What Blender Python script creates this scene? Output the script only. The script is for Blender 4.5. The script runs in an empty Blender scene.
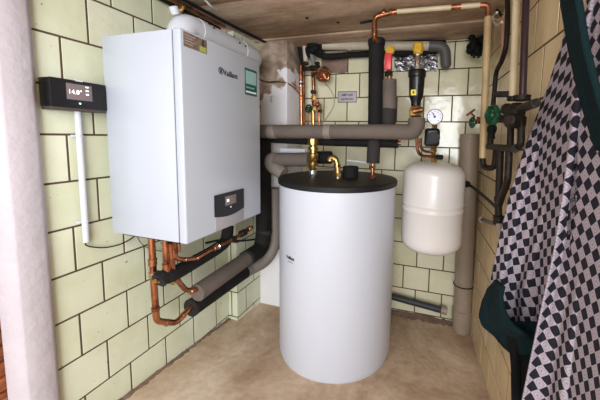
import bpy, bmesh, math, random
from mathutils import Vector, Matrix
random.seed(7)
C = bpy.context.scene.collection
PI = math.pi
H = 1.13                       # camera height above the floor near the tank
# ---------------------------------------------------------------- survey helper
F, CX, CY = 292.68, 345.63, 165.48
yaw, pitch, roll = -.2965, .0967, .0206
fw = Vector((math.sin(yaw)*math.cos(pitch), math.cos(yaw)*math.cos(pitch), -math.sin(pitch)))
ri = Vector((math.cos(yaw), -math.sin(yaw), 0)); up = ri.cross(fw)
R = ri*math.cos(roll) + up*math.sin(roll); U = -ri*math.sin(roll) + up*math.cos(roll)
CAM = Vector((0, 0, H))
def P(px, py, **k):            # where the sight line of a survey point meets a known plane (y=, x=, z= or r= stand-off from the right wall)
    d = fw + R*((px-CX)/F) - U*((py-CY)/F)
    if 'y' in k: t = k['y']/d.y
    elif 'x' in k: t = k['x']/d.x
    elif 'z' in k: t = (k['z']-H)/d.z
    else: t = (.35-k['r'])/(d.x+.05*d.y)
    return CAM + d*t
def floor_z(y): return -.085*(y-1.2)

# ---------------------------------------------------------------- materials
def new_mat(name):
    m = bpy.data.materials.new(name); m.use_nodes = True
    nt = m.node_tree; b = nt.nodes['Principled BSDF']
    return m, nt, b
def mat(name, col, rough=.5, metal=0, noise=0, scale=20, bump=0, bscale=60, col2=None, spec=.5, coat=0, lo=.35, hi=.65, detail=4):
    m, nt, b = new_mat(name)
    b.inputs['Base Color'].default_value = (*col, 1); b.inputs['Roughness'].default_value = rough
    b.inputs['Metallic'].default_value = metal; b.inputs['Specular IOR Level'].default_value = spec
    b.inputs['Coat Weight'].default_value = coat
    tc = nt.nodes.new('ShaderNodeTexCoord')
    if noise or col2:
        n = nt.nodes.new('ShaderNodeTexNoise'); n.inputs['Scale'].default_value = scale; n.inputs['Detail'].default_value = detail
        nt.links.new(tc.outputs['Object'], n.inputs['Vector'])
        r = nt.nodes.new('ShaderNodeValToRGB')
        c2 = col2 or tuple(c*(1-noise) for c in col)
        r.color_ramp.elements[0].position = lo; r.color_ramp.elements[1].position = hi
        r.color_ramp.elements[0].color = (*c2, 1); r.color_ramp.elements[1].color = (*col, 1)
        nt.links.new(n.outputs['Fac'], r.inputs['Fac']); nt.links.new(r.outputs['Color'], b.inputs['Base Color'])
    if bump:
        n = nt.nodes.new('ShaderNodeTexNoise'); n.inputs['Scale'].default_value = bscale; n.inputs['Detail'].default_value = 5
        nt.links.new(tc.outputs['Object'], n.inputs['Vector'])
        bp = nt.nodes.new('ShaderNodeBump'); bp.inputs['Strength'].default_value = bump; bp.inputs['Distance'].default_value = .01
        nt.links.new(n.outputs['Fac'], bp.inputs['Height']); nt.links.new(bp.outputs['Normal'], b.inputs['Normal'])
    return m
def tile_mat(name, c1, c2, rough=.16):
    m, nt, b = new_mat(name)
    a = nt.nodes.new('ShaderNodeAttribute'); a.attribute_name = 'tint'
    mx = nt.nodes.new('ShaderNodeMix'); mx.data_type = 'RGBA'
    mx.inputs[6].default_value = (*c1, 1); mx.inputs[7].default_value = (*c2, 1)
    nt.links.new(a.outputs['Fac'], mx.inputs[0])
    tc = nt.nodes.new('ShaderNodeTexCoord')
    n = nt.nodes.new('ShaderNodeTexNoise'); n.inputs['Scale'].default_value = 9; n.inputs['Detail'].default_value = 3
    nt.links.new(tc.outputs['Object'], n.inputs['Vector'])
    r = nt.nodes.new('ShaderNodeValToRGB'); r.color_ramp.elements[0].position = .3; r.color_ramp.elements[1].position = .6
    r.color_ramp.elements[0].color = (.93, .92, .87, 1); r.color_ramp.elements[1].color = (1, 1, 1, 1)
    nt.links.new(n.outputs['Fac'], r.inputs['Fac'])
    mu = nt.nodes.new('ShaderNodeMix'); mu.data_type = 'RGBA'; mu.blend_type = 'MULTIPLY'; mu.inputs[0].default_value = 1
    nt.links.new(mx.outputs[2], mu.inputs[6]); nt.links.new(r.outputs['Color'], mu.inputs[7])
    # small dark chips and specks in the glaze
    v = nt.nodes.new('ShaderNodeTexNoise'); v.inputs['Scale'].default_value = 75; v.inputs['Detail'].default_value = 1
    nt.links.new(tc.outputs['Object'], v.inputs['Vector'])
    r2 = nt.nodes.new('ShaderNodeValToRGB'); r2.color_ramp.elements[0].position = .77; r2.color_ramp.elements[1].position = .81
    nt.links.new(v.outputs['Fac'], r2.inputs['Fac'])
    m2 = nt.nodes.new('ShaderNodeMix'); m2.data_type = 'RGBA'; m2.inputs[7].default_value = (.25, .2, .12, 1)
    nt.links.new(r2.outputs['Color'], m2.inputs[0]); nt.links.new(mu.outputs[2], m2.inputs[6])
    nt.links.new(m2.outputs[2], b.inputs['Base Color'])
    b.inputs['Roughness'].default_value = rough
    bn = nt.nodes.new('ShaderNodeTexNoise'); bn.inputs['Scale'].default_value = 14
    nt.links.new(tc.outputs['Object'], bn.inputs['Vector'])
    bp = nt.nodes.new('ShaderNodeBump'); bp.inputs['Strength'].default_value = .25; bp.inputs['Distance'].default_value = .01
    nt.links.new(bn.outputs['Fac'], bp.inputs['Height']); nt.links.new(bp.outputs['Normal'], b.inputs['Normal'])
    return m
M = {}
M['tile'] = tile_mat('cream_green_glazed_tile', (.63, .66, .48), (.69, .71, .55))
M['tile_back'] = tile_mat('cream_glazed_tile', (.75, .72, .50), (.84, .81, .60))
M['tile_right'] = tile_mat('warm_bounce_glazed_tile', (.72, .56, .32), (.80, .66, .41))  # yellow-tan tint stands in for warm bounce light on the right wall
M['grout'] = mat('dark_brown_grout', (.085, .05, .03), .9)
M['white_enamel'] = mat('white_enamel', (.45, .487, .55), .26, bump=.02, bscale=120)
M['tank_white'] = mat('tank_white', (.57, .60, .675), .4)
M['vessel_white'] = mat('vessel_cream_white', (.72, .695, .67), .28, bump=.03, bscale=8)
M['duct_white'] = mat('duct_white', (.58, .60, .65), .35)
M['plaster'] = mat('white_plaster', (.52, .475, .505), .85, noise=.10, scale=7, bump=.35, bscale=38)
M['black_plastic'] = mat('black_plastic', (.007, .007, .008), .3, spec=.4)
M['black_rubber'] = mat('black_rubber', (.009, .009, .0095), .55, spec=.35, bump=.1, bscale=80)
M['black_foam'] = mat('black_foam_insulation', (.012, .0115, .011), .8, spec=.25, noise=.3, scale=14, bump=.25, bscale=120)
M['grey_foam'] = mat('grey_foam_insulation', (.145, .118, .100), .75, spec=.25, noise=.18, scale=10, bump=.25, bscale=90)
M['grey_tape'] = mat('grey_insulation_tape', (.22, .185, .16), .6, bump=.2, bscale=90)
M['dark_grey_foam'] = mat('dark_grey_foam', (.035, .031, .029), .8, spec=.25, bump=.25, bscale=90)
M['copper'] = mat('copper', (.52, .215, .11), .24, .95, col2=(.13, .05, .028), scale=22, bump=.1, bscale=60, lo=.3, hi=.55)
M['copper_dull'] = mat('dull_copper', (.42, .17, .08), .42, .85, col2=(.16, .07, .04), scale=25, lo=.35, hi=.6)
M['brass'] = mat('brass', (.72, .47, .16), .28, .95, noise=.4, scale=30)
M['solder'] = mat('solder_fitting', (.60, .42, .26), .35, .9, noise=.5, scale=60)
M['steel'] = mat('steel', (.6, .6, .6), .3, .9)
M['chrome'] = mat('chrome', (.8, .8, .82), .15, 1)
M['cream_paint'] = mat('cream_painted_pipe', (.66, .56, .36), .4, noise=.15, scale=12)
M['tan_paint'] = mat('tan_painted_pipe', (.50, .36, .18), .45, noise=.25, scale=12)
M['pink_paint'] = mat('pink_painted_pipe', (.48, .27, .20), .45)
M['dark_pipe'] = mat('dark_old_pipe', (.022, .013, .008), .55, .1, spec=.3, noise=.5, scale=25, bump=.3, bscale=70)
M['purple_pipe'] = mat('dark_purple_pipe', (.035, .018, .024), .3, .2)
M['old_iron'] = mat('old_iron_valve', (.022, .015, .010), .5, .2, spec=.35, noise=.5, scale=40, bump=.5, bscale=60)
M['drain_grey'] = mat('grey_drain_plastic', (.36, .285, .215), .5, noise=.15, scale=6)
M['drain_cream'] = mat('cream_drain_plastic', (.60, .52, .41), .5, noise=.3, scale=8)
M['drain_dark'] = mat('dark_grey_drain_plastic', (.10, .09, .085), .5)
M['green_enamel'] = mat('green_enamel', (.006, .085, .035), .3, noise=.7, scale=60)
M['dark_green'] = mat('dark_green_tape', (.005, .008, .007), .7, spec=.2)
M['red'] = mat('red_plastic', (.62, .035, .05), .35)
M['dark_red'] = mat('dark_red_paint', (.12, .02, .015), .5)
M['yellow'] = mat('yellow_plastic', (.62, .36, .02), .45, noise=.3, scale=60)
M['sticker_yellow'] = mat('yellow_sticker', (.75, .62, .05), .5)
M['teal'] = mat('teal_print', (.0, .085, .08), .4)
M['teal_light'] = mat('pale_teal_print', (.30, .50, .47), .4)
M['label_brown'] = mat('brown_label', (.24, .17, .13), .5, noise=.4, scale=90)
M['label_green'] = mat('green_label', (.35, .42, .10), .5)
M['panel_grey'] = mat('grey_panel_plastic', (.33, .32, .33), .4)
M['panel_dark'] = mat('dark_panel_glass', (.012, .012, .013), .35, spec=.25)
M['display'] = mat('display_glass', (.22, .17, .17), .2)
M['ink'] = mat('black_ink', (.03, .03, .04), .5)
M['white_ink'] = mat('white_print', (.9, .9, .9), .5)
M['sign'] = mat('sign_plate', (.52, .47, .50), .5)
M['gauge_face'] = mat('gauge_face', (.78, .78, .92), .3)
M['blue'] = mat('blue_print', (.02, .04, .25), .4)
M['teal_cloth'] = mat('dark_teal_cloth', (.004, .016, .019), .9, spec=.15, bump=.4, bscale=220)
M['black_cloth'] = mat('black_cloth', (.006, .007, .008), .95, spec=.15)
M['foil'] = mat('crumpled_foil', (.62, .62, .66), .25, .9, col2=(.12, .11, .11), scale=26, bump=1.0, bscale=45, lo=.40, hi=.60)
M['mortar_patch'] = mat('bare_mortar', (.30, .20, .16), .9, noise=.35, scale=14, bump=.5, bscale=30)
M['brick'] = mat('orange_brick', (.42, .12, .04), .9, noise=.5, scale=25, bump=.6, bscale=30)
e = None
def emit_mat(name, col, s):
    m, nt, b = new_mat(name); b.inputs['Base Color'].default_value = (*col, 1)
    b.inputs['Emission Color'].default_value = (*col, 1); b.inputs['Emission Strength'].default_value = s
    return m
M['digits'] = emit_mat('lit_digits', (1, .97, .95), 1.0)
M['led'] = emit_mat('lit_indicator', (.75, 1, .9), .9)
M['lit_screen'] = emit_mat('lit_screen', (.16, .12, .125), .2)

def concrete(name, c1, c2, c3, sc=3.0, sx=1, sy=1, rough=.85, bump=.3, joints=()):
    m, nt, b = new_mat(name); b.inputs['Roughness'].default_value = rough
    tc = nt.nodes.new('ShaderNodeTexCoord'); mp = nt.nodes.new('ShaderNodeMapping')
    mp.inputs['Scale'].default_value = (sx, sy, 1); nt.links.new(tc.outputs['Object'], mp.inputs['Vector'])
    n = nt.nodes.new('ShaderNodeTexNoise'); n.inputs['Scale'].default_value = sc; n.inputs['Detail'].default_value = 6; n.inputs['Roughness'].default_value = .6
    n.inputs['Distortion'].default_value = .4
    nt.links.new(mp.outputs['Vector'], n.inputs['Vector'])
    r = nt.nodes.new('ShaderNodeValToRGB'); el = r.color_ramp.elements
    el[0].position = .38; el[0].color = (*c1, 1); el[1].position = .62; el[1].color = (*c3, 1)
    x = el.new(.5); x.color = (*c2, 1)
    nt.links.new(n.outputs['Fac'], r.inputs['Fac'])
    f = nt.nodes.new('ShaderNodeTexNoise'); f.inputs['Scale'].default_value = 32; f.inputs['Detail'].default_value = 4
    nt.links.new(tc.outputs['Object'], f.inputs['Vector'])
    r2 = nt.nodes.new('ShaderNodeValToRGB'); r2.color_ramp.elements[0].position = .3; r2.color_ramp.elements[0].color = (.86, .85, .84, 1)
    r2.color_ramp.elements[1].position = .6; r2.color_ramp.elements[1].color = (1, 1, 1, 1)
    nt.links.new(f.outputs['Fac'], r2.inputs['Fac'])
    mu = nt.nodes.new('ShaderNodeMix'); mu.data_type = 'RGBA'; mu.blend_type = 'MULTIPLY'; mu.inputs[0].default_value = 1
    nt.links.new(r.outputs['Color'], mu.inputs[6]); nt.links.new(r2.outputs['Color'], mu.inputs[7])
    nt.links.new(mu.outputs[2], b.inputs['Base Color'])
    bp = nt.nodes.new('ShaderNodeBump'); bp.inputs['Strength'].default_value = bump; bp.inputs['Distance'].default_value = .01
    nt.links.new(f.outputs['Fac'], bp.inputs['Height']); nt.links.new(bp.outputs['Normal'], b.inputs['Normal'])
    return m
M['floor'] = concrete('dusty_concrete_floor', (.42, .28, .18), (.58, .43, .30), (.74, .60, .46), 2.6, 1, .7)
M['ceiling'] = concrete('brown_concrete_ceiling', (.34, .225, .15), (.50, .35, .245), (.64, .48, .355), 2.2, 1, 3.5)
def chimney_mat():
    m, nt, b = new_mat('half_painted_plaster'); b.inputs['Roughness'].default_value = .85
    tc = nt.nodes.new('ShaderNodeTexCoord'); sp = nt.nodes.new('ShaderNodeSeparateXYZ'); nt.links.new(tc.outputs['Object'], sp.inputs[0])
    n = nt.nodes.new('ShaderNodeTexNoise'); n.inputs['Scale'].default_value = 9; n.inputs['Detail'].default_value = 5
    nt.links.new(tc.outputs['Object'], n.inputs['Vector'])
    # brown bare plaster above an uneven line, white paint below
    ma = nt.nodes.new('ShaderNodeMath'); ma.operation = 'MULTIPLY_ADD'; ma.inputs[1].default_value = .55
    nt.links.new(n.outputs['Fac'], ma.inputs[0]); nt.links.new(sp.outputs['Z'], ma.inputs[2])
    mx_ = nt.nodes.new('ShaderNodeMath'); mx_.operation = 'MULTIPLY_ADD'; mx_.inputs[1].default_value = -1.1
    nt.links.new(sp.outputs['X'], mx_.inputs[0]); nt.links.new(ma.outputs[0], mx_.inputs[2])
    r = nt.nodes.new('ShaderNodeMapRange'); r.inputs[1].default_value = 2.815; r.inputs[2].default_value = 2.85
    nt.links.new(mx_.outputs[0], r.inputs[0])
    n2 = nt.nodes.new('ShaderNodeTexNoise'); n2.inputs['Scale'].default_value = 16; n2.inputs['Detail'].default_value = 6
    nt.links.new(tc.outputs['Object'], n2.inputs['Vector'])
    r2 = nt.nodes.new('ShaderNodeValToRGB'); r2.color_ramp.elements[0].position = .35; r2.color_ramp.elements[0].color = (.22, .16, .12, 1)
    r2.color_ramp.elements[1].position = .65; r2.color_ramp.elements[1].color = (.46, .36, .28, 1)
    nt.links.new(n2.outputs['Fac'], r2.inputs['Fac'])
    mx = nt.nodes.new('ShaderNodeMix'); mx.data_type = 'RGBA'; mx.inputs[6].default_value = (.84, .83, .86, 1)
    nt.links.new(r.outputs[0], mx.inputs[0]); nt.links.new(r2.outputs['Color'], mx.inputs[7])
    nt.links.new(mx.outputs[2], b.inputs['Base Color'])
    bp = nt.nodes.new('ShaderNodeBump'); bp.inputs['Strength'].default_value = .5; bp.inputs['Distance'].default_value = .01
    nt.links.new(n2.outputs['Fac'], bp.inputs['Height']); nt.links.new(bp.outputs['Normal'], b.inputs['Normal'])
    return m
M['chimney'] = chimney_mat()
def check_mat(name, rot, s):
    m, nt, b = new_mat(name); b.inputs['Roughness'].default_value = .85; b.inputs['Specular IOR Level'].default_value = .25
    tc = nt.nodes.new('ShaderNodeTexCoord'); mp = nt.nodes.new('ShaderNodeMapping')
    mp.inputs['Rotation'].default_value = (0, 0, rot); mp.inputs['Scale'].default_value = (s[0], s[1], 1)
    nt.links.new(tc.outputs['UV'], mp.inputs['Vector'])
    sp = nt.nodes.new('ShaderNodeSeparateXYZ'); nt.links.new(mp.outputs[0], sp.inputs[0])
    def mth(op, a, b_=None, c=None):
        n = nt.nodes.new('ShaderNodeMath'); n.operation = op
        for i, v in enumerate((a, b_, c)):
            if v is None: continue
            if isinstance(v, (int, float)): n.inputs[i].default_value = v
            else: nt.links.new(v, n.inputs[i])
        return n.outputs[0]
    cu = mth('COSINE', mth('MULTIPLY', sp.outputs['X'], 2*PI)); cv = mth('COSINE', mth('MULTIPLY', sp.outputs['Y'], 2*PI))
    g = mth('MULTIPLY', cu, cv)
    def rng(v, a, b_):
        r = nt.nodes.new('ShaderNodeMapRange'); r.inputs[1].default_value = a; r.inputs[2].default_value = b_; nt.links.new(v, r.inputs[0]); return r.outputs[0]
    disc = rng(g, -.07, .04)
    ring = mth('MULTIPLY', rng(g, .30, .42), mth('SUBTRACT', 1, rng(g, .55, .66)))
    dot = rng(g, .88, .95)
    det = mth('MINIMUM', mth('ADD', mth('MULTIPLY', ring, .38), mth('MULTIPLY', dot, .45)), 1)
    a = nt.nodes.new('ShaderNodeMix'); a.data_type = 'RGBA'; a.inputs[6].default_value = (.43, .38, .43, 1); a.inputs[7].default_value = (.12, .10, .12, 1)
    nt.links.new(det, a.inputs[0])
    c = nt.nodes.new('ShaderNodeMix'); c.data_type = 'RGBA'; c.inputs[6].default_value = (.014, .013, .022, 1)
    nt.links.new(disc, c.inputs[0]); nt.links.new(a.outputs[2], c.inputs[7])
    nt.links.new(c.outputs[2], b.inputs['Base Color'])
    return m

# ---------------------------------------------------------------- mesh builder
def perp(d):
    d = d.normalized(); a = Vector((0, 0, 1)) if abs(d.z) < .9 else Vector((1, 0, 0))
    u = d.cross(a).normalized(); return u, d.cross(u).normalized()
class MB:
    def __init__(s): s.bm = bmesh.new()
    def box(s, a, b, bev=0, seg=2, mtx=None):
        a, b = Vector(a), Vector(b); t = bmesh.new()
        bmesh.ops.create_cube(t, size=1)
        for v in t.verts: v.co = Vector(((a.x+b.x)/2+v.co.x*(b.x-a.x), (a.y+b.y)/2+v.co.y*(b.y-a.y), (a.z+b.z)/2+v.co.z*(b.z-a.z)))
        if bev: bmesh.ops.bevel(t, geom=list(t.edges), offset=bev, segments=seg, profile=.5, affect='EDGES')
        s.add(t, mtx); return s
    def add(s, t, mtx=None):
        if mtx: t.transform(mtx)
        me = bpy.data.meshes.new('tmp'); t.to_mesh(me); t.free(); s.bm.from_mesh(me); bpy.data.meshes.remove(me)
    def tube(s, pts, r, n=16, caps=True):
        pts = [Vector(p) for p in pts]; bm = s.bm; rr = r if isinstance(r, (list, tuple)) else [r]*len(pts)
        tang = []
        for i in range(len(pts)):
            a = pts[max(i-1, 0)]; b = pts[min(i+1, len(pts)-1)]; tang.append((b-a).normalized())
        u, w = perp(tang[0]); rings = []
        for i, p in enumerate(pts):
            if i:
                q = tang[i-1].rotation_difference(tang[i]); u = q @ u; w = q @ w
            rings.append([bm.verts.new(p + (u*math.cos(2*PI*k/n)+w*math.sin(2*PI*k/n))*rr[i]) for k in range(n)])
        for a, b in zip(rings, rings[1:]):
            for k in range(n): bm.faces.new((a[k], a[(k+1) % n], b[(k+1) % n], b[k]))
        if caps: bm.faces.new(rings[0][::-1]); bm.faces.new(rings[-1])
        return s
    def lathe(s, prof, o=(0, 0, 0), d=(0, 0, 1), n=24):
        o = Vector(o); d = Vector(d).normalized(); u, w = perp(d); bm = s.bm; rings = []
        for r, h in prof:
            r = max(r, 1e-4)
            rings.append([bm.verts.new(o + d*h + (u*math.cos(2*PI*k/n)+w*math.sin(2*PI*k/n))*r) for k in range(n)])
        for a, b in zip(rings, rings[1:]):
            for k in range(n): bm.faces.new((a[k], a[(k+1) % n], b[(k+1) % n], b[k]))
        bm.faces.new(rings[0][::-1]); bm.faces.new(rings[-1])
        return s
    def prism(s, pts, z0, z1, bev=0):            # polygon in XY extruded in Z
        t = bmesh.new(); lo = [t.verts.new((x, y, z0)) for x, y in pts]; hi = [t.verts.new((x, y, z1)) for x, y in pts]
        n = len(pts); t.faces.new(lo[::-1]); t.faces.new(hi)
        for k in range(n): t.faces.new((lo[k], lo[(k+1) % n], hi[(k+1) % n], hi[k]))
        if bev: bmesh.ops.bevel(t, geom=list(t.edges), offset=bev, segments=2, affect='EDGES')
        s.add(t); return s
    def sphere(s, c, r, sc=(1, 1, 1)):
        t = bmesh.new(); bmesh.ops.create_uvsphere(t, u_segments=20, v_segments=12, radius=r)
        for v in t.verts: v.co = Vector((v.co.x*sc[0], v.co.y*sc[1], v.co.z*sc[2])) + Vector(c)
        s.add(t); return s
    def ring(s, c, d, R_, r, n=28, m=8, wob=0):            # torus
        d = Vector(d).normalized(); u, w = perp(d); bm = s.bm; rings = []
        for i in range(n):
            a = 2*PI*i/n; rd = u*math.cos(a)+w*math.sin(a); cc = Vector(c)+rd*(R_*(1+wob*math.cos(6*a)))
            rings.append([bm.verts.new(cc + (rd*math.cos(2*PI*k/m)+d*math.sin(2*PI*k/m))*r) for k in range(m)])
        for i in range(n):
            a, b = rings[i], rings[(i+1) % n]
            for k in range(m): bm.faces.new((a[k], a[(k+1) % m], b[(k+1) % m], b[k]))
        return s
    def build(s, name, m, parent=None, ang=38, loc=None):
        bmesh.ops.recalc_face_normals(s.bm, faces=s.bm.faces)
        me = bpy.data.meshes.new(name); s.bm.to_mesh(me); s.bm.free()
        for p in me.polygons: p.use_smooth = True
        me.set_sharp_from_angle(angle=math.radians(ang))
        return link(name, me, m, parent)
def link(name, me, m, parent=None):
    o = bpy.data.objects.new(name, me); C.objects.link(o)
    for x in (m if isinstance(m, (list, tuple)) else [m]): me.materials.append(x)
    if parent is not None:
        o.parent = parent
        o.matrix_parent_inverse = world(parent).inverted()
    return o
def world(o):
    m = Matrix.LocRotScale(o.location, o.rotation_euler, o.scale)
    if o.parent is not None: m = world(o.parent) @ o.matrix_parent_inverse @ m
    return m
def thing(name, label, cat, loc, group=None):
    o = bpy.data.objects.new(name, None); C.objects.link(o); o.location = loc; o.empty_display_size = .05
    o['label'] = label; o['category'] = cat
    if group: o['group'] = group
    return o
def tag(o, label, cat, group=None):
    o['label'] = label; o['category'] = cat
    if group: o['group'] = group
    return o
def struct(o): o['kind'] = 'structure'; return o
def fillet(pts, r, n=7):
    pts = [Vector(p) for p in pts]; out = [pts[0]]
    for a, b, c in zip(pts, pts[1:], pts[2:]):
        d1, d2 = (a-b), (c-b); rr = min(r, d1.length*.49, d2.length*.49); d1.normalize(); d2.normalize()
        p, q = b+d1*rr, b+d2*rr
        for i in range(n+1):
            t = i/n; out.append(p*(1-t)**2 + b*2*t*(1-t) + q*t*t)
    out.append(pts[-1]); return out
def smooth(pts, n=8):
    pts = [Vector(p) for p in pts]; q = [pts[0]*2-pts[1]]+pts+[pts[-1]*2-pts[-2]]; out = []
    for i in range(1, len(q)-2):
        p0, p1, p2, p3 = q[i-1:i+3]
        for k in range(n):
            t = k/n
            out.append(.5*((2*p1)+(p2-p0)*t+(2*p0-5*p1+4*p2-p3)*t*t+(3*p1-p0-3*p2+p3)*t**3))
    out.append(pts[-1]); return out
def pipe(name, pts, r, m, parent=None, fr=.03, n=16):
    return MB().tube(fillet(pts, fr) if fr else pts, r, n).build(name, m, parent)
def fitting(name, p, d, r, L, m, parent, hexa=False):
    p = Vector(p); d = Vector(d).normalized(); h = L/2
    prof = [(r*.8, -h), (r, -h+.002), (r, -h*.3), (r*.93, -h*.25), (r*.93, h*.25), (r, h*.3), (r, h-.002), (r*.8, h)]
    return MB().lathe(prof, p, d, 6 if hexa else 18).build(name, m, parent, 25)
def text(s, name, size, o, xd, yd, m, parent, bold=0, depth=.0004, sx=1):
    cu = bpy.data.curves.new('t', 'FONT'); cu.body = s; cu.size = size; cu.extrude = depth; cu.align_x = 'CENTER'; cu.align_y = 'CENTER'; cu.offset = bold
    t = bpy.data.objects.new('t', cu); C.objects.link(t)
    dg = bpy.context.evaluated_depsgraph_get(); me = bpy.data.meshes.new_from_object(t.evaluated_get(dg))
    bpy.data.objects.remove(t)
    xd = Vector(xd).normalized(); yd = Vector(yd); yd = (yd - xd*yd.dot(xd)).normalized(); zd = xd.cross(yd)
    me.transform(Matrix.Diagonal((sx, 1, 1, 1)))
    mt = Matrix((( xd.x, yd.x, zd.x, o[0]), (xd.y, yd.y, zd.y, o[1]), (xd.z, yd.z, zd.z, o[2]), (0, 0, 0, 1)))
    me.transform(mt); me.materials.clear()
    return link(name, me, m, parent)

# ---------------------------------------------------------------- the room
LX, BY, CZ = -1.1932, 1.9392, H+.60
TW, TH, J = .1687, .16, .0055
def tile_wall(name, o, ud, nd, u0, u1, z0, z1, uj, zj, par, m, zlow=None, tw=TW, rnd=0):
    """o: point of the wall line; ud: horizontal direction; nd: inward normal; uj: a joint position; zj: a course line; par: parity"""
    bm = bmesh.new(); o, ud, nd = Vector(o), Vector(ud).normalized(), Vector(nd).normalized()
    lay = bm.verts.layers.float_color.new('tint')
    def V(u, z, d, t=0):
        v = bm.verts.new(o+ud*u+nd*d+Vector((0, 0, z))); v[lay] = (t, t, t, 1); return v
    f = bm.faces.new([V(u0, z0-.02, 0), V(u1, z0-.02, 0), V(u1, z1, 0), V(u0, z1, 0)]); f.material_index = 1
    f = bm.faces.new([V(u0, z0-.02, -.04), V(u1, z0-.02, -.04), V(u1, z1, -.04), V(u0, z1, -.04)]); f.material_index = 1
    r0 = int(math.floor((z0-zj)/TH))-1
    for r in range(r0, int((z1-zj)/TH)+2):
        off = 0 if (r % 2 == 0) == (par == 0) else tw/2
        k0 = int(math.floor((u0-uj)/tw))-2
        for k in range(k0, int((u1-uj)/tw)+3):
            a, b = uj+off+k*tw+J/2, uj+off+(k+1)*tw-J/2
            c, d = zj+r*TH+J/2, zj+(r+1)*TH-J/2
            a, b, c, d = max(a, u0+.0005), min(b, u1-.0005), max(c, z0-.015), min(d, z1)
            if b-a < .006 or d-c < .006: continue
            t = random.random(); dd = .0013; iv = .0014; tl = [random.uniform(-.0004, .0004) for _ in range(4)]
            q = [V(a, c, -.001, t), V(b, c, -.001, t), V(b, d, -.001, t), V(a, d, -.001, t)]
            w = [V(a+iv, c+iv, dd+tl[0], t), V(b-iv, c+iv, dd+tl[1], t), V(b-iv, d-iv, dd+tl[2], t), V(a+iv, d-iv, dd+tl[3], t)]
            bm.faces.new(w)
            for i in range(4): bm.faces.new((q[i], q[(i+1) % 4], w[(i+1) % 4], w[i]))
    bmesh.ops.recalc_face_normals(bm, faces=bm.faces)
    me = bpy.data.meshes.new(name); bm.to_mesh(me); bm.free()
    return struct(link(name, me, [m, M['grout']]))
zL, zB, zR = H-.0682*.16, H+1.6685*.16, H+.80*.16
tile_wall('wall_left', (LX, 0, 0), (0, 1, 0), (1, 0, 0), .59, 1.456, floor_z(1.45), CZ-.015, .7569, zL, 0, M['tile'])
tile_wall('wall_left_recess', (LX, 1.456, 0), (1, 0, 0), (0, -1, 0), 0, .068, floor_z(1.45), CZ-.015, -.06, zL, 0, M['tile'])
tile_wall('wall_left_rear', (LX+.068, 0, 0), (0, 1, 0), (1, 0, 0), 1.456, 1.72, floor_z(1.7), CZ-.015, 1.456, zL, 0, M['tile'])
tile_wall('wall_back', (0, BY, 0), (1, 0, 0), (0, -1, 0), -.95, .262, floor_z(BY), CZ, 0, zB, 0, M['tile_back'])
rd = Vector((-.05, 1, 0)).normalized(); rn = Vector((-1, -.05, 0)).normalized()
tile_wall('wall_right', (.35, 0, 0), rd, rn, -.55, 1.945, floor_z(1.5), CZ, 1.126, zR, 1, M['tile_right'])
# chimney breast in the left rear corner
struct(MB().box((-1.16, 1.70, -.09), (-.918, 1.96, CZ), .006).build('wall_chimney', M['chimney']))
# floor, slightly falling to the back
bm = bmesh.new(); nx, ny = 60, 70; g = []
for j in range(ny+1):
    row = []
    for i in range(nx+1):
        x = -2.0+2.6*i/nx; y = -1.2+3.3*j/ny
        row.append(bm.verts.new((x, y, floor_z(y)+.002*math.sin(9*x+3*y)*math.sin(7*y-2*x))))
    g.append(row)
for j in range(ny):
    for i in range(nx): bm.faces.new((g[j][i], g[j][i+1], g[j+1][i+1], g[j+1][i]))
me = bpy.data.meshes.new('floor'); bm.to_mesh(me); bm.free()
for p in me.polygons: p.use_smooth = True
struct(link('floor', me, M['floor']))
# ceiling: boards cast with a step; rear strip slightly lower
cb = MB()
cb.box((-1.5, -.7, CZ), (.7, 1.175, CZ+.04), .004).box((-1.5, 1.187, CZ+.001), (.7, 1.655, CZ+.04), .003).box((-1.5, 1.672, CZ-.005), (.7, 2.05, CZ+.04), .003).box((-1.5, -.7, CZ+.035), (.7, 2.05, CZ+.08))
struct(cb.build('ceiling', M['ceiling']))
# rubble edge where wall meets floor at the back and left
def rubble(name, pts, w, h):
    bm = bmesh.new(); rows = []
    N = 60
    for i in range(N+1):
        t = i/N*(len(pts)-1); k = min(int(t), len(pts)-2); f = t-k
        p = Vector(pts[k]).lerp(Vector(pts[k+1]), f); d = (Vector(pts[k+1])-Vector(pts[k])).normalized(); n = Vector((-d.y, d.x, 0))
        hh = h*(.5+random.random()*.8); ww = w*(.6+random.random()*.8)
        z = floor_z(p.y)
        rows.append([bm.verts.new((p.x, p.y, z+hh)), bm.verts.new((p.x+n.x*ww*.5, p.y+n.y*ww*.5, z+hh*.45)), bm.verts.new((p.x+n.x*ww, p.y+n.y*ww, z-.004))])
    for a, b in zip(rows, rows[1:]):
        for k in range(2): bm.faces.new((a[k], a[k+1], b[k+1], b[k]))
    bmesh.ops.recalc_face_normals(bm, faces=bm.faces)
    me = bpy.data.meshes.new(name); bm.to_mesh(me); bm.free()
    for p in me.polygons: p.use_smooth = True
    return struct(link(name, me, M['rubble']))
M['rubble'] = mat('mortar_rubble', (.26, .165, .12), .9, noise=.4, scale=25, bump=.6, bscale=50)
rubble('baseboard_back', [(.25, BY-.003, 0), (-.30, BY-.003, 0), (-.916, BY-.003, 0)], .085, .016)
rubble('baseboard_left', [(LX+.004, 1.45, 0), (LX+.004, 1.1, 0), (LX+.004, .62, 0)], .022, .008)
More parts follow.
